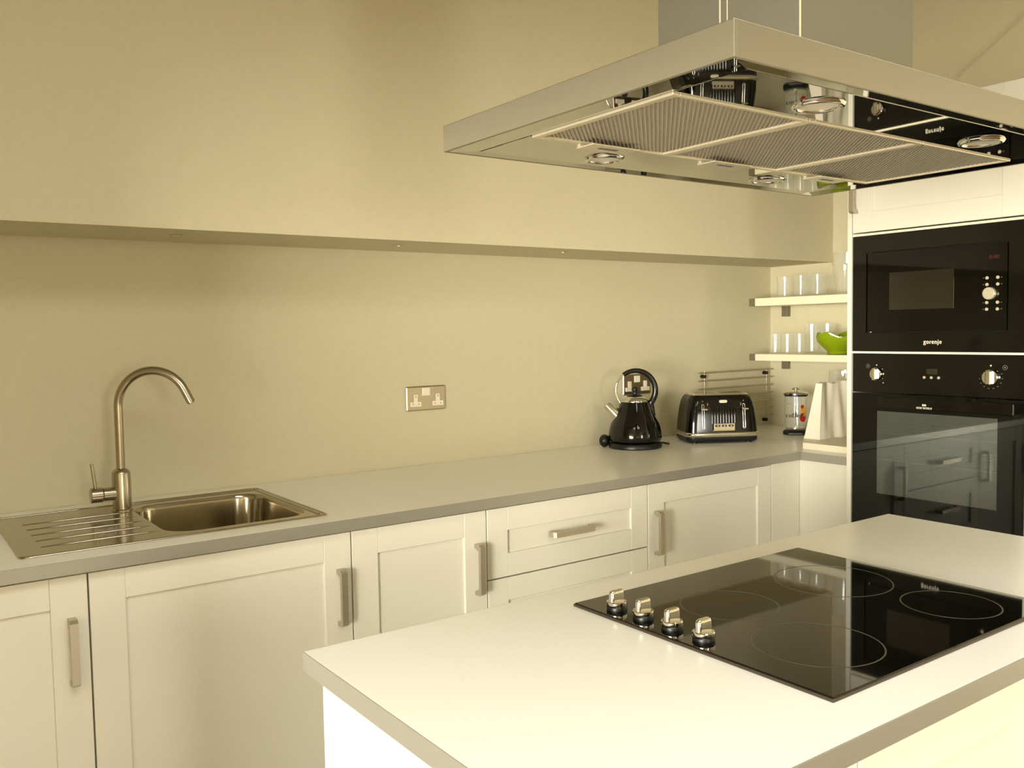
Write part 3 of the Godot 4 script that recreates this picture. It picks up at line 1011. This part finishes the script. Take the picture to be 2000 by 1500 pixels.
func make_oven() -> void:
	var f := facing_left(TALL_X)
	var za := 0.8925
	var zb := 1.4575
	var w := -0.004
	var t := thing("oven", "black built-in oven with glass door below the microwave", "oven", Vector3(TALL_X + 0.25, 0.68, (za + zb) / 2))
	var st := mb()
	bx(st, Vector3(za, 1.1425, w - 0.02), Vector3(zb, 1.2725, w), 0.001, f)
	var cp := part(t, "control_panel", st, M.black_enamel)
	# door: glass border round a see-through window
	var a0 := 0.984
	var a1 := 1.379
	var b0 := 0.803
	var b1 := 1.0815
	st = mb()
	bx(st, Vector3(za, 0.682, w - 0.02), Vector3(a0, 1.139, w), 0.0, f)
	bx(st, Vector3(a1, 0.682, w - 0.02), Vector3(zb, 1.139, w), 0.0, f)
	bx(st, Vector3(a0, 0.682, w - 0.02), Vector3(a1, b0, w), 0.0, f)
	bx(st, Vector3(a0, b1, w - 0.02), Vector3(a1, 1.139, w), 0.0, f)
	var door := part(t, "door", st, M.black_glass)
	st = mb()
	bx(st, Vector3(a0 + 0.0002, b0 + 0.0002, w - 0.004), Vector3(a1 - 0.0002, b1 - 0.0002, w - 0.0003), 0.0, f)
	part(door, "window", st, M.oven_glass, "mirroring tinted window")
	st = mb()
	bx(st, Vector3(0.984, 1.094, w - 0.001), Vector3(1.424, 1.128, w + 0.004), 0.0015, f)
	part(door, "grip_strip", st, M.black_enamel)
	letters(door, "lettering", "NEW WORLD", 0.0065, Transform3D(f.basis, f * Vector3(1.151, 1.100, w + 0.0044)), M.white_print)
	st = mb()
	bx(st, Vector3(1.1445, 1.1065, w + 0.004), Vector3(1.1505, 1.1125, w + 0.0046), 0.0, f)
	bx(st, Vector3(1.1515, 1.1065, w + 0.004), Vector3(1.1575, 1.1125, w + 0.0046), 0.0, f)
	part(door, "emblem", st, M.white_print)
	# cavity with two wire shelves and rails
	st = mb()
	var d := -0.42
	quad(st, f * Vector3(0.94, 0.76, d), f * Vector3(1.42, 0.76, d), f * Vector3(1.42, 1.12, d), f * Vector3(0.94, 1.12, d), Vector3(-1, 0, 0))
	quad(st, f * Vector3(0.94, 0.76, d), f * Vector3(0.94, 1.12, d), f * Vector3(0.94, 1.12, w - 0.022), f * Vector3(0.94, 0.76, w - 0.022), Vector3(0, 0, 1))
	quad(st, f * Vector3(1.42, 0.76, d), f * Vector3(1.42, 1.12, d), f * Vector3(1.42, 1.12, w - 0.022), f * Vector3(1.42, 0.76, w - 0.022), Vector3(0, 0, -1))
	quad(st, f * Vector3(0.94, 0.76, d), f * Vector3(1.42, 0.76, d), f * Vector3(1.42, 0.76, w - 0.022), f * Vector3(0.94, 0.76, w - 0.022), Vector3(0, 1, 0))
	quad(st, f * Vector3(0.94, 1.12, d), f * Vector3(1.42, 1.12, d), f * Vector3(1.42, 1.12, w - 0.022), f * Vector3(0.94, 1.12, w - 0.022), Vector3(0, -1, 0))
	part(t, "cavity", st, M.oven_cavity)
	for v: float in [1.006, 0.914]:
		st = mb()
		tube(st, [f * Vector3(0.945, v, -0.035), f * Vector3(1.415, v, -0.035)], 0.003, 8)
		tube(st, [f * Vector3(0.945, v, -0.39), f * Vector3(1.415, v, -0.39)], 0.0026, 8)
		for i in 14:
			var u := 0.955 + 0.0345 * i
			tube(st, [f * Vector3(u, v, -0.035), f * Vector3(u, v, -0.39)], 0.0014, 6)
		part(t, "wire_shelf", st, M.bright_trim, "bright wire oven shelf")
	for e: Array in [[0.982, 0.021], [1.357, 0.0235]]:
		var c := Vector3(e[0], 1.205, w)
		var r := float(e[1])
		st = mb()
		cyl(st, f * c, f * (c + Vector3(0, 0, 0.011)), r, 36, 0.002)
		var k := part(t, "knob", st, M.chrome, "round chrome oven knob")
		st = mb()
		bx(st, c + Vector3(-r * 0.30, -r * 0.93, 0.010), c + Vector3(r * 0.42, r * 0.93, 0.024), 0.003, f)
		part(k, "grip", st, M.chrome)
	st = mb()
	bx(st, Vector3(1.155, 1.209, w - 0.001), Vector3(1.190, 1.2265, w + 0.0004), 0.0, f)
	part(cp, "clock_display", st, M.display, "small olive display")
	for u: float in [1.1485, 1.172, 1.196]:
		st = mb()
		cyl(st, f * Vector3(u, 1.1985, w - 0.001), f * Vector3(u, 1.1985, w + 0.0022), 0.0046, 12, 0.0006)
		part(cp, "button", st, M.bright_trim)
	# the printed dots round the knobs
	for e: Array in [[0.982, 1.2345, 0.0022], [1.006, 1.176, 0.0018], [1.357, 1.2405, 0.0026]]:
		st = mb()
		cyl(st, f * Vector3(e[0], e[1], w - 0.001), f * Vector3(e[0], e[1], w + 0.0003), e[2], 10)
		part(cp, "symbol", st, M.white_print)
	for i in 9:
		var a := deg_to_rad(20.0 - 24.0 * i)
		var u := 1.357 + 0.034 * cos(a)
		var v := 1.205 + 0.034 * sin(a)
		st = mb()
		bx(st, Vector3(u - 0.0022, v - 0.001, w - 0.001), Vector3(u + 0.0022, v + 0.001, w + 0.0003), 0.0, f)
		part(cp, "symbol", st, M.grey_print)
	for e: Array in [[0.950, 1.231], [1.3985, 1.2355]]:
		st = mb()
		lathe(st, [Vector2(0.0062, 0.0), Vector2(0.0062, 0.0004), Vector2(0.0075, 0.0004), Vector2(0.0075, 0.0)], Transform3D(f.basis * Basis(Vector3(1, 0, 0), Vector3(0, 0, 1), Vector3(0, -1, 0)), f * Vector3(e[0], e[1], w)), 20)
		lathe(st, [Vector2(0.0, 0.0004), Vector2(0.0028, 0.0004), Vector2(0.0028, 0.0)], Transform3D(f.basis * Basis(Vector3(1, 0, 0), Vector3(0, 0, 1), Vector3(0, -1, 0)), f * Vector3(e[0], e[1], w)), 14)
		part(cp, "symbol", st, M.grey_print)

func make_tall_unit() -> void:
	var f := facing_left(TALL_X)
	var t := thing("tall_cabinet", "cream tall cabinet that houses the microwave and oven", "cabinet", Vector3((TALL_X + WALL_X) / 2, 0, 1.17))
	for z: float in [0.872, 1.4595]:
		var st := mb()
		bx(st, Vector3(z, 0.0, -(WALL_X - TALL_X) + 0.001), Vector3(z + 0.0165, 2.075, 0.0), 0.001, f)
		part(t, "side_panel", st, M.cupboard_paint)
	var st2 := mb()
	bx(st2, Vector3(0.8895, 1.2735, -0.45), Vector3(1.459, 1.2800, -0.002), 0.0, f)
	bx(st2, Vector3(0.8895, 1.668, -0.45), Vector3(1.459, 1.6755, -0.006), 0.0, f)
	bx(st2, Vector3(0.8895, 0.655, -0.45), Vector3(1.459, 0.673, -0.02), 0.0, f)
	bx(st2, Vector3(0.8895, 2.055, -0.6), Vector3(1.459, 2.073, -0.02), 0.0, f)
	bx(st2, Vector3(0.8895, 0.1, -0.6), Vector3(1.459, 0.118, -0.02), 0.0, f)
	bx(st2, Vector3(0.8895, 0.1, -0.61), Vector3(1.459, 2.073, -0.6), 0.0, f)
	part(t, "shelves", st2, M.shelf_paint)
	var d := framed_front(t, "door", f, 0.890, 1.4585, 1.678, 2.072)
	bar_handle(d, f, 0.905, 1.815, 0.142, true)
	d = framed_front(t, "drawer_front", f, 0.890, 1.4585, 0.11, 0.652)
	bar_handle(d, f, 1.174, 0.54, 0.16, false)
	# the next tall unit, mostly outside the picture
	t = thing("larder_cabinet", "cream larder cabinet at the right edge beside the oven", "cabinet", Vector3((TALL_X + WALL_X) / 2, 0, 1.78))
	st2 = mb()
	bx(st2, Vector3(1.478, 0.0, -(WALL_X - TALL_X) + 0.001), Vector3(2.078, 2.075, -0.02), 0.0, f)
	part(t, "carcass", st2, M.carcass)
	d = framed_front(t, "door", f, 1.478, 2.078, 1.0, 2.072)
	bar_handle(d, f, 1.52, 1.2, 0.142, true)
	d = framed_front(t, "door", f, 1.478, 2.078, 0.11, 1.0)
	bar_handle(d, f, 1.52, 0.8, 0.142, true)

func make_worktop() -> void:
	var t := thing("worktop", "pale laminate worktop along the back wall with aluminium edge", "worktop", Vector3(1.0, 0.8794, 0.33))
	var y0 := 0.8794
	var st := mb()
	var zf := 0.6675
	# slab with the opening for the sink bowl, turning the corner to the tall cabinet
	bx(st, Vector3(-0.899, y0, 0.003), Vector3(0.182, TOP, zf))
	bx(st, Vector3(0.182, y0, 0.003), Vector3(0.562, TOP, 0.136))
	bx(st, Vector3(0.182, y0, 0.568), Vector3(0.562, TOP, zf))
	bx(st, Vector3(0.562, y0, 0.003), Vector3(WALL_X - 0.001, TOP, zf))
	bx(st, Vector3(2.402, y0, zf), Vector3(WALL_X - 0.001, TOP, 0.8715))
	part(t, "slab", st, M.worktop_laminate)
	st = mb()
	bx(st, Vector3(-0.899, y0, zf), Vector3(2.4006, TOP - 0.0002, 0.6694), 0.0008)
	part(t, "edge_strip", st, M.edge_aluminium, "aluminium front edge")
	st = mb()
	bx(st, Vector3(2.4004, y0, 0.6694), Vector3(2.402, TOP - 0.0002, 0.8715), 0.0)
	part(t, "edge_strip", st, M.edge_aluminium, "aluminium front edge of the short leg")

func make_island() -> void:
	var x0 := 0.1352
	var x1 := 1.6401
	var z0 := 1.479
	var z1 := 2.1273
	var t := thing("island_worktop", "white island worktop with aluminium edge in the foreground", "worktop", Vector3((x0 + x1) / 2, 0.8806, (z0 + z1) / 2))
	var st := mb()
	var e := 0.0018
	bx(st, Vector3(x0 + e, 0.8806, z0 + e), Vector3(x1 - e, TOP, z1 - e), 0.0)
	part(t, "slab", st, M.worktop_laminate)
	for q: Array in [[x0, z0, x0 + e, z1], [x1 - e, z0, x1, z1], [x0 + e, z0, x1 - e, z0 + e], [x0 + e, z1 - e, x1 - e, z1]]:
		st = mb()
		bx(st, Vector3(q[0], 0.8806, q[1]), Vector3(q[2], TOP - 0.0002, q[3]), 0.0006)
		part(t, "edge_strip", st, M.edge_aluminium, "aluminium edge")
	t = thing("island_cabinet", "cream island cabinet under the white worktop", "cabinet", Vector3((x0 + x1) / 2, 0, (z0 + z1) / 2))
	st = mb()
	bx(st, Vector3(0.155, 0.0, 1.502), Vector3(0.173, 0.8804, 2.1085), 0.001)
	part(t, "end_panel", st, M.cupboard_paint)
	st = mb()
	bx(st, Vector3(1.602, 0.0, 1.502), Vector3(1.62, 0.8804, 2.1085), 0.001)
	part(t, "end_panel", st, M.cupboard_paint)
	st = mb()
	bx(st, Vector3(0.1735, 0.0, 1.502), Vector3(1.6015, 0.8804, 1.518), 0.0)
	part(t, "back_panel", st, M.cupboard_paint)
	st = mb()
	bx(st, Vector3(0.1735, 0.08, 1.52), Vector3(1.6015, 0.8804, 2.086), 0.0)
	part(t, "carcass", st, M.carcass)
	var f := facing_room(2.1073)
	var xs := [0.1740, 0.5525, 1.08, 1.601]
	for i in 3:
		var d := framed_front(t, "door", f, xs[i], xs[i + 1], 0.105, 0.876)
		bar_handle(d, f, xs[i + 1] - 0.035, 0.71, 0.142, true)

func window_opening(called: String, f: Transform3D, u0: float, u1: float, v0: float, v1: float, depth: float) -> void:
	# frame in a wall whose inner face is w = 0 and whose outer face is w = -depth
	O = Vector3.ZERO
	var st := mb()
	var wz := -depth * 0.6
	var b := 0.055
	bx(st, Vector3(u0, v0, wz - 0.03), Vector3(u0 + b, v1, wz + 0.03), 0.004, f)
	bx(st, Vector3(u1 - b, v0, wz - 0.03), Vector3(u1, v1, wz + 0.03), 0.004, f)
	bx(st, Vector3(u0 + b, v0, wz - 0.03), Vector3(u1 - b, v0 + b, wz + 0.03), 0.004, f)
	bx(st, Vector3(u0 + b, v1 - b, wz - 0.03), Vector3(u1 - b, v1, wz + 0.03), 0.004, f)
	var m := (u0 + u1) / 2
	bx(st, Vector3(m - 0.04, v0 + b, wz - 0.03), Vector3(m + 0.04, v1 - b, wz + 0.03), 0.004, f)
	var win := struct(called, st, M.window_frame_white)
	for e: Array in [[u0 + b, m - 0.04], [m + 0.04, u1 - b]]:
		st = mb()
		bx(st, Vector3(e[0], v0 + b, wz - 0.003), Vector3(e[1], v1 - b, wz + 0.003), 0.0, f)
		part(win, "pane", st, M.window_glass)

func daylight(called: String, at: Vector3, towards: Vector3, size: Vector2, energy: float, c: Color) -> void:
	var l := AreaLight3D.new()
	l.name = called
	l.area_size = size
	l.light_energy = energy
	l.light_color = c
	l.area_normalize_energy = true
	l.area_range = 14.0
	l.shadow_enabled = true
	add_child(l)
	l.look_at_from_position(at, at + towards, Vector3.UP if absf(towards.y) < 0.5 else Vector3.BACK)

# ------------------------------------------------------------------ the scene
func _ready() -> void:
	var cam := Camera3D.new()
	cam.name = "camera"
	cam.fov = 46.43
	cam.near = 0.05
	cam.far = 60.0
	add_child(cam)
	cam.position = Vector3(-0.3577, 1.3699, 2.6969)
	cam.rotation_degrees = Vector3(-3.393, -35.749, -1.0032)
	cam.current = true

	var we := WorldEnvironment.new()
	we.name = "environment"
	var env := Environment.new()
	env.background_mode = Environment.BG_SKY
	var sky := Sky.new()
	var sm := ProceduralSkyMaterial.new()          # an overcast sky
	sm.sky_top_color = Color(0.80, 0.83, 0.86)
	sm.sky_horizon_color = Color(0.90, 0.90, 0.88)
	sm.ground_bottom_color = Color(0.42, 0.42, 0.38)
	sm.ground_horizon_color = Color(0.6, 0.6, 0.56)
	sm.sky_energy_multiplier = 2.2
	sm.ground_energy_multiplier = 2.0
	sky.sky_material = sm
	env.sky = sky
	env.tonemap_mode = Environment.TONE_MAPPER_LINEAR
	env.tonemap_exposure = 1.08
	env.sdfgi_enabled = true
	env.ssao_enabled = true
	env.ssil_enabled = true
	we.environment = env
	add_child(we)
	# daylight in the three windows behind and left of the viewer, each light just inside its panes
	var day := Color(1.0, 0.98, 0.93)
	var w1 := Rect2(2.7, 0.06, 3.0, 1.95)         # glazed door in the left wall: z, y, width, height
	var w2 := Rect2(-0.55, 0.85, 0.9, 1.5)         # window in the front wall: x, y, width, height
	var w3 := Rect2(-0.75, 2.1, 1.7, 1.35)          # roof window: x, z, width, depth
	daylight("daylight_left", Vector3(LEFT_X - 0.05, w1.get_center().y, w1.get_center().x), Vector3(1, 0, 0), w1.size - Vector2(0.14, 0.14), 90.0, day)
	daylight("daylight_front", Vector3(w2.get_center().x, w2.get_center().y, FRONT_Z + 0.05), Vector3(0, 0, -1), w2.size - Vector2(0.14, 0.14), 6.5, day)
	daylight("daylight_roof", Vector3(w3.get_center().x, CEIL + 0.05, w3.get_center().y), Vector3(0, -1, 0), w3.size - Vector2(0.14, 0.14), 1.9, day)

	make_materials()

	# ---- room shell
	O = Vector3.ZERO
	var th := 0.2
	var st := mb()
	bx(st, Vector3(LEFT_X - th, -0.12, -th), Vector3(WALL_X + th, 0.0, FRONT_Z + th))
	struct("floor", st, M.floor_wood)
	st = mb()
	var ra := w3.position        # opening of the roof window in x and z
	var rb := w3.end
	bx(st, Vector3(LEFT_X - th, CEIL, -th), Vector3(WALL_X + th, CEIL + 0.2, ra.y))
	bx(st, Vector3(LEFT_X - th, CEIL, rb.y), Vector3(WALL_X + th, CEIL + 0.2, FRONT_Z + th))
	bx(st, Vector3(LEFT_X - th, CEIL, ra.y), Vector3(ra.x, CEIL + 0.2, rb.y))
	bx(st, Vector3(rb.x, CEIL, ra.y), Vector3(WALL_X + th, CEIL + 0.2, rb.y))
	struct("ceiling", st, M.ceiling_paint)
	window_opening("window_3", Transform3D(Basis(Vector3(1, 0, 0), Vector3(0, 0, 1), Vector3(0, -1, 0)), Vector3(0, CEIL, 0)), ra.x, rb.x, ra.y, rb.y, th)
	st = mb()
	bx(st, Vector3(LEFT_X - th, 0, -th), Vector3(WALL_X + th, CEIL, 0))
	struct("wall_back", st, M.wall_paint)
	st = mb()
	bx(st, Vector3(-0.9, 1.6444, 0), Vector3(WALL_X, CEIL, 0.3328), 0.0)
	struct("wall_bulkhead", st, M.wall_paint)
	st = mb()
	bx(st, Vector3(WALL_X, 0, 0), Vector3(WALL_X + th, CEIL, FRONT_Z))
	struct("wall_right", st, M.wall_paint)
	st = mb()
	bx(st, Vector3(-1.02, 0, 0), Vector3(-0.9, CEIL, 1.4))
	bx(st, Vector3(-1.02, 1.68, 1.4), Vector3(-0.9, CEIL, FRONT_Z))
	bx(st, Vector3(-1.02, 0, 1.4), Vector3(-0.9, 0.96, 1.72))
	struct("wall_partition", st, M.wall_paint)
	# raked boxing above the tall cabinet
	st = mb()
	extrude(st, PackedVector2Array([Vector2(0.55, 2.0755), Vector2(FRONT_Z - 0.01, 2.0755), Vector2(FRONT_Z - 0.01, CEIL - 0.001), Vector2(1.562, CEIL - 0.001)]), 0.0, 0.02, facing_left(WALL_X))
	struct("wall_raked", st, M.wall_paint)
	# left wall with a glazed door, front wall with a window
	st = mb()
	var f1 := Transform3D(Basis(Vector3(0, 0, -1), Vector3(0, 1, 0), Vector3(1, 0, 0)), Vector3(LEFT_X, 0, 0))
	bx(st, Vector3(-FRONT_Z, 0, -th), Vector3(-w1.end.x, CEIL, 0), 0.0, f1)
	bx(st, Vector3(-w1.position.x, 0, -th), Vector3(0, CEIL, 0), 0.0, f1)
	bx(st, Vector3(-w1.end.x, 0, -th), Vector3(-w1.position.x, w1.position.y, 0), 0.0, f1)
	bx(st, Vector3(-w1.end.x, w1.end.y, -th), Vector3(-w1.position.x, CEIL, 0), 0.0, f1)
	struct("wall_left", st, M.wall_paint)
	window_opening("window_1", f1, -w1.end.x, -w1.position.x, w1.position.y, w1.end.y, th)
	st = mb()
	var f2 := Transform3D(Basis(Vector3(-1, 0, 0), Vector3(0, 1, 0), Vector3(0, 0, -1)), Vector3(0, 0, FRONT_Z))
	bx(st, Vector3(-WALL_X - th, 0, -th), Vector3(-w2.end.x, CEIL, 0), 0.0, f2)
	bx(st, Vector3(-w2.position.x, 0, -th), Vector3(-LEFT_X + th, CEIL, 0), 0.0, f2)
	bx(st, Vector3(-w2.end.x, 0, -th), Vector3(-w2.position.x, w2.position.y, 0), 0.0, f2)
	bx(st, Vector3(-w2.end.x, w2.end.y, -th), Vector3(-w2.position.x, CEIL, 0), 0.0, f2)
	struct("wall_front", st, M.wall_paint)
	window_opening("window_2", f2, -w2.end.x, -w2.position.x, w2.position.y, w2.end.y, th)

	# ---- the wall run
	base_unit(-0.61, 0.0, "cream base cabinet at the left edge below the sink drainer", "right")
	base_unit(0.0, 0.61, "wide cream base cabinet below the sink bowl", "right")
	base_unit(0.61, 1.0219, "narrow cream base cabinet between the sink cabinet and drawers", "right")
	base_unit(1.0219, 1.6436, "cream drawer cabinet with horizontal bar handles", "drawers")
	base_unit(1.6436, 2.2581, "cream base cabinet with handle on its left, below the toaster", "left")
	O = Vector3.ZERO
	var t := thing("corner_post", "cream corner filler between the drawer run and oven cabinet", "filler panel", Vector3(2.33, 0.1, 0.64))
	st = mb()
	bx(st, Vector3(2.2595, 0.1, 0.6274), Vector3(2.4205, 0.876, DOOR_Z), 0.001)
	part(t, "front_panel", st, M.cupboard_paint)
	st = mb()
	bx(st, Vector3(2.4225, 0.1, 0.6274), Vector3(2.4405, 0.876, 0.8715), 0.001)
	part(t, "side_panel", st, M.cupboard_paint)
	t = thing("plinth", "recessed cream plinth board under the base cabinets", "plinth", Vector3(0.85, 0, 0.59))
	st = mb()
	bx(st, Vector3(-0.61, 0, 0.58), Vector3(2.4405, 0.099, 0.598))
	part(t, "board", st, M.cupboard_paint)
	make_worktop()
	make_sink()
	make_tap()

	# ---- the tall unit and its machines
	make_tall_unit()
	make_microwave()
	make_oven()

	# ---- island, hob, hood
	make_island()
	make_hob()
	make_hood()

	# ---- on the wall
	socket_plate("steel double socket on the open wall right of the tap", 1.21, 1.1425)
	socket_plate("steel double socket seen through the kettle handle", 2.213, 1.141)
	var dl_labels := ["small recessed downlight under the bulkhead above the sink", "small recessed downlight under the bulkhead above the narrow cabinet", "small recessed downlight under the bulkhead left of the hood"]
	for i in 3:
		var at := Vector3([0.34, 1.01, 1.642][i], 1.6444, [0.195, 0.197, 0.235][i])
		t = thing("downlight", dl_labels[i], "downlight", at, 0, "downlights under the bulkhead")
		var fd := Transform3D(Basis(Vector3(1, 0, 0), Vector3(0, -1, 0), Vector3(0, 0, 1)), at)
		st = mb()
		lathe(st, [Vector2(0.014, -0.001), Vector2(0.0145, 0.002), Vector2(0.021, 0.0025), Vector2(0.023, 0.0)], fd, 28)
		part(t, "ring", st, M.handle_nickel)
		st = mb()
		lathe(st, [Vector2(0.0145, 0.0004), Vector2(0, 0.0004)], fd, 20)
		part(t, "lens", st, M.lamp_glass)
	# wire rack on stand-offs
	t = thing("wire_rack", "wall rack of seven horizontal steel rods behind the toaster", "rack", Vector3(2.81, 0.93, 0.0))
	for i in 7:
		st = mb()
		var y := 1.172 - 0.0352 * i
		tube(st, [Vector3(2.565, y, 0.0245), Vector3(3.065, y, 0.0245)], 0.0032, 10)
		part(t, "rod", st, M.handle_nickel)
	for x: float in [2.606, 3.026]:
		st = mb()
		tube(st, [Vector3(x, 1.178, 0.019), Vector3(x, 0.935, 0.019)], 0.0026, 8)
		part(t, "upright", st, M.handle_nickel)
		for y: float in [1.156, 0.938]:
			st = mb()
			cyl(st, Vector3(x, y, 0.0), Vector3(x, y, 0.024), 0.008, 14, 0.0015)
			part(t, "stand_off", st, M.black_plastic, "black stand-off")

	# ---- shelves and what stands on them
	var tops := [1.494, 1.249]
	for i in 2:
		var sy: float = tops[i]
		var hts := 0.034 if i == 0 else 0.029
		t = thing("wall_shelf", ["upper cream wall shelf carrying three tumblers and a carafe", "lower cream wall shelf carrying the green bowl"][i], "shelf", Vector3(2.95, sy - hts, 0.48), 0, "cream shelves left of the oven")
		st = mb()
		bx(st, Vector3(2.83, sy - hts, 0.112), Vector3(WALL_X - 0.0005, sy, 0.871), 0.001)
		part(t, "shelf_board", st, M.shelf_paint)
		for z: float in [0.08, 0.80]:
			st = mb()
			bx(st, Vector3(WALL_X - 0.024, sy - hts - 0.046, z), Vector3(WALL_X - 0.0005, sy - hts, z + 0.032), 0.001)
			part(t, "bracket", st, M.bracket_grey, "grey metal bracket")
		st = mb()
		bx(st, Vector3(2.832, sy - hts, 0.078), Vector3(WALL_X - 0.0005, sy - 0.0005, 0.1115), 0.001)
		part(t, "end_rail", st, M.bracket_grey, "grey metal end rail")
	var names3 := ["left", "middle", "right"]
	for i in 3:
		tumbler("clear tumbler on the upper shelf, %s of its row of three" % names3[i], Vector3(2.885, tops[0], 0.232 + 0.082 * i), 0.037, 0.088, "tumblers on the upper shelf")
	for i in 3:
		tumbler("clear tumbler on the lower shelf, %s of its row of three" % names3[i], Vector3(2.885, tops[1], 0.178 + 0.063 * i), 0.030, 0.086, "tumblers on the lower shelf")
	for i in 2:
		tumbler("tall clear glass behind the green bowl, %s of two" % ["left", "right"][i], Vector3(2.99, tops[1], 0.29 + 0.078 * i), 0.035, 0.128, "tall glasses behind the bowl")
	t = thing("carafe", "clear waisted glass carafe at the end of the upper shelf", "carafe", Vector3(2.885, tops[0], 0.527), 0, "", true)
	st = mb()
	lathe(st, [Vector2(0, 0), Vector2(0.034, 0), Vector2(0.037, 0.006), Vector2(0.041, 0.04), Vector2(0.051, 0.09), Vector2(0.054, 0.13), Vector2(0.05, 0.16), Vector2(0.048, 0.175), Vector2(0.046, 0.175), Vector2(0.0515, 0.13), Vector2(0.0485, 0.09), Vector2(0.0385, 0.04), Vector2(0.034, 0.012), Vector2(0, 0.009)], Transform3D.IDENTITY, 40, 0.5)
	part(t, "glass", st, M.thin_glass)
	# green bowl: thick glass with a scalloped, tilted rim
	t = thing("glass_bowl", "lime green glass bowl with wavy rim on the lower shelf", "bowl", Vector3(2.905, tops[1] + 0.0002, 0.475), 0, "", true)
	st = mb()
	var rings: Array = []
	for e: Array in [[0.001, 0.0, 0.0], [0.036, 0.0, 0.0], [0.042, 0.006, 0.0], [0.04, 0.013, 0.0], [0.062, 0.035, 0.1], [0.083, 0.06, 0.5], [0.088, 0.082, 1.0], [0.083, 0.084, 1.0], [0.076, 0.06, 0.5], [0.052, 0.032, 0.1], [0.025, 0.02, 0.0], [0.001, 0.018, 0.0]]:
		var ring: Array = []
		for k in 48:
			var a := TAU * k / 48
			var wob := 1.0 + 0.07 * float(e[2]) * sin(4.0 * a + 0.6)
			ring.append(Vector3(cos(a) * float(e[0]) * wob, float(e[1]) + 0.010 * float(e[2]) * sin(4.0 * a + 2.0), sin(a) * float(e[0]) * wob))
		rings.append(ring)
	skin(st, rings, true, true)
	part(t, "bowl", st, M.green_glass)

	# ---- on the worktop
	make_kettle()
	make_toaster()
	make_press()
	t = thing("chopping_board", "thick white chopping board beside the oven cabinet", "chopping board", Vector3(2.64, TOP, 0.745))
	st = mb()
	extrude(st, PackedVector2Array([Vector2(2.475, 0.868), Vector2(2.475, 0.622), Vector2(2.66, 0.49), Vector2(2.86, 0.49), Vector2(2.86, 0.868)]), -TOP - 0.023, -TOP, Transform3D(Basis(Vector3(1, 0, 0), Vector3(0, 0, 1), Vector3(0, -1, 0)), Vector3.ZERO))
	part(t, "board", st, M.board_white)
	make_bag()
	t = thing("glass_canister", "tall clear glass canister behind the paper bag", "canister", Vector3(2.96, TOP, 0.47), 0, "", true)
	st = mb()
	lathe(st, [Vector2(0, 0), Vector2(0.058, 0), Vector2(0.062, 0.004), Vector2(0.062, 0.27), Vector2(0.06, 0.27), Vector2(0.06, 0.008), Vector2(0, 0.006)], Transform3D.IDENTITY, 40)
	part(t, "glass", st, M.thin_glass)
	t = thing("preserve_jar", "small jar of orange preserve at the oven cabinet", "jar", Vector3(2.79, TOP + 0.023, 0.735), 0, "", true)
	st = mb()
	lathe(st, [Vector2(0, 0), Vector2(0.03, 0), Vector2(0.034, 0.004), Vector2(0.034, 0.085), Vector2(0.028, 0.097), Vector2(0, 0.097)], Transform3D.IDENTITY, 32)
	part(t, "jar_body", st, M.jar_fill)
	st = mb()
	lathe(st, [Vector2(0.0342, 0.02), Vector2(0.0344, 0.02), Vector2(0.0344, 0.065), Vector2(0.0342, 0.065)], Transform3D.IDENTITY, 32)
	part(t, "jar_label", st, M.paper)
	st = mb()
	lathe(st, [Vector2(0, 0.096), Vector2(0.031, 0.096), Vector2(0.031, 0.11), Vector2(0.029, 0.112), Vector2(0, 0.112)], Transform3D.IDENTITY, 32)
	part(t, "lid", st, M.bright_trim)
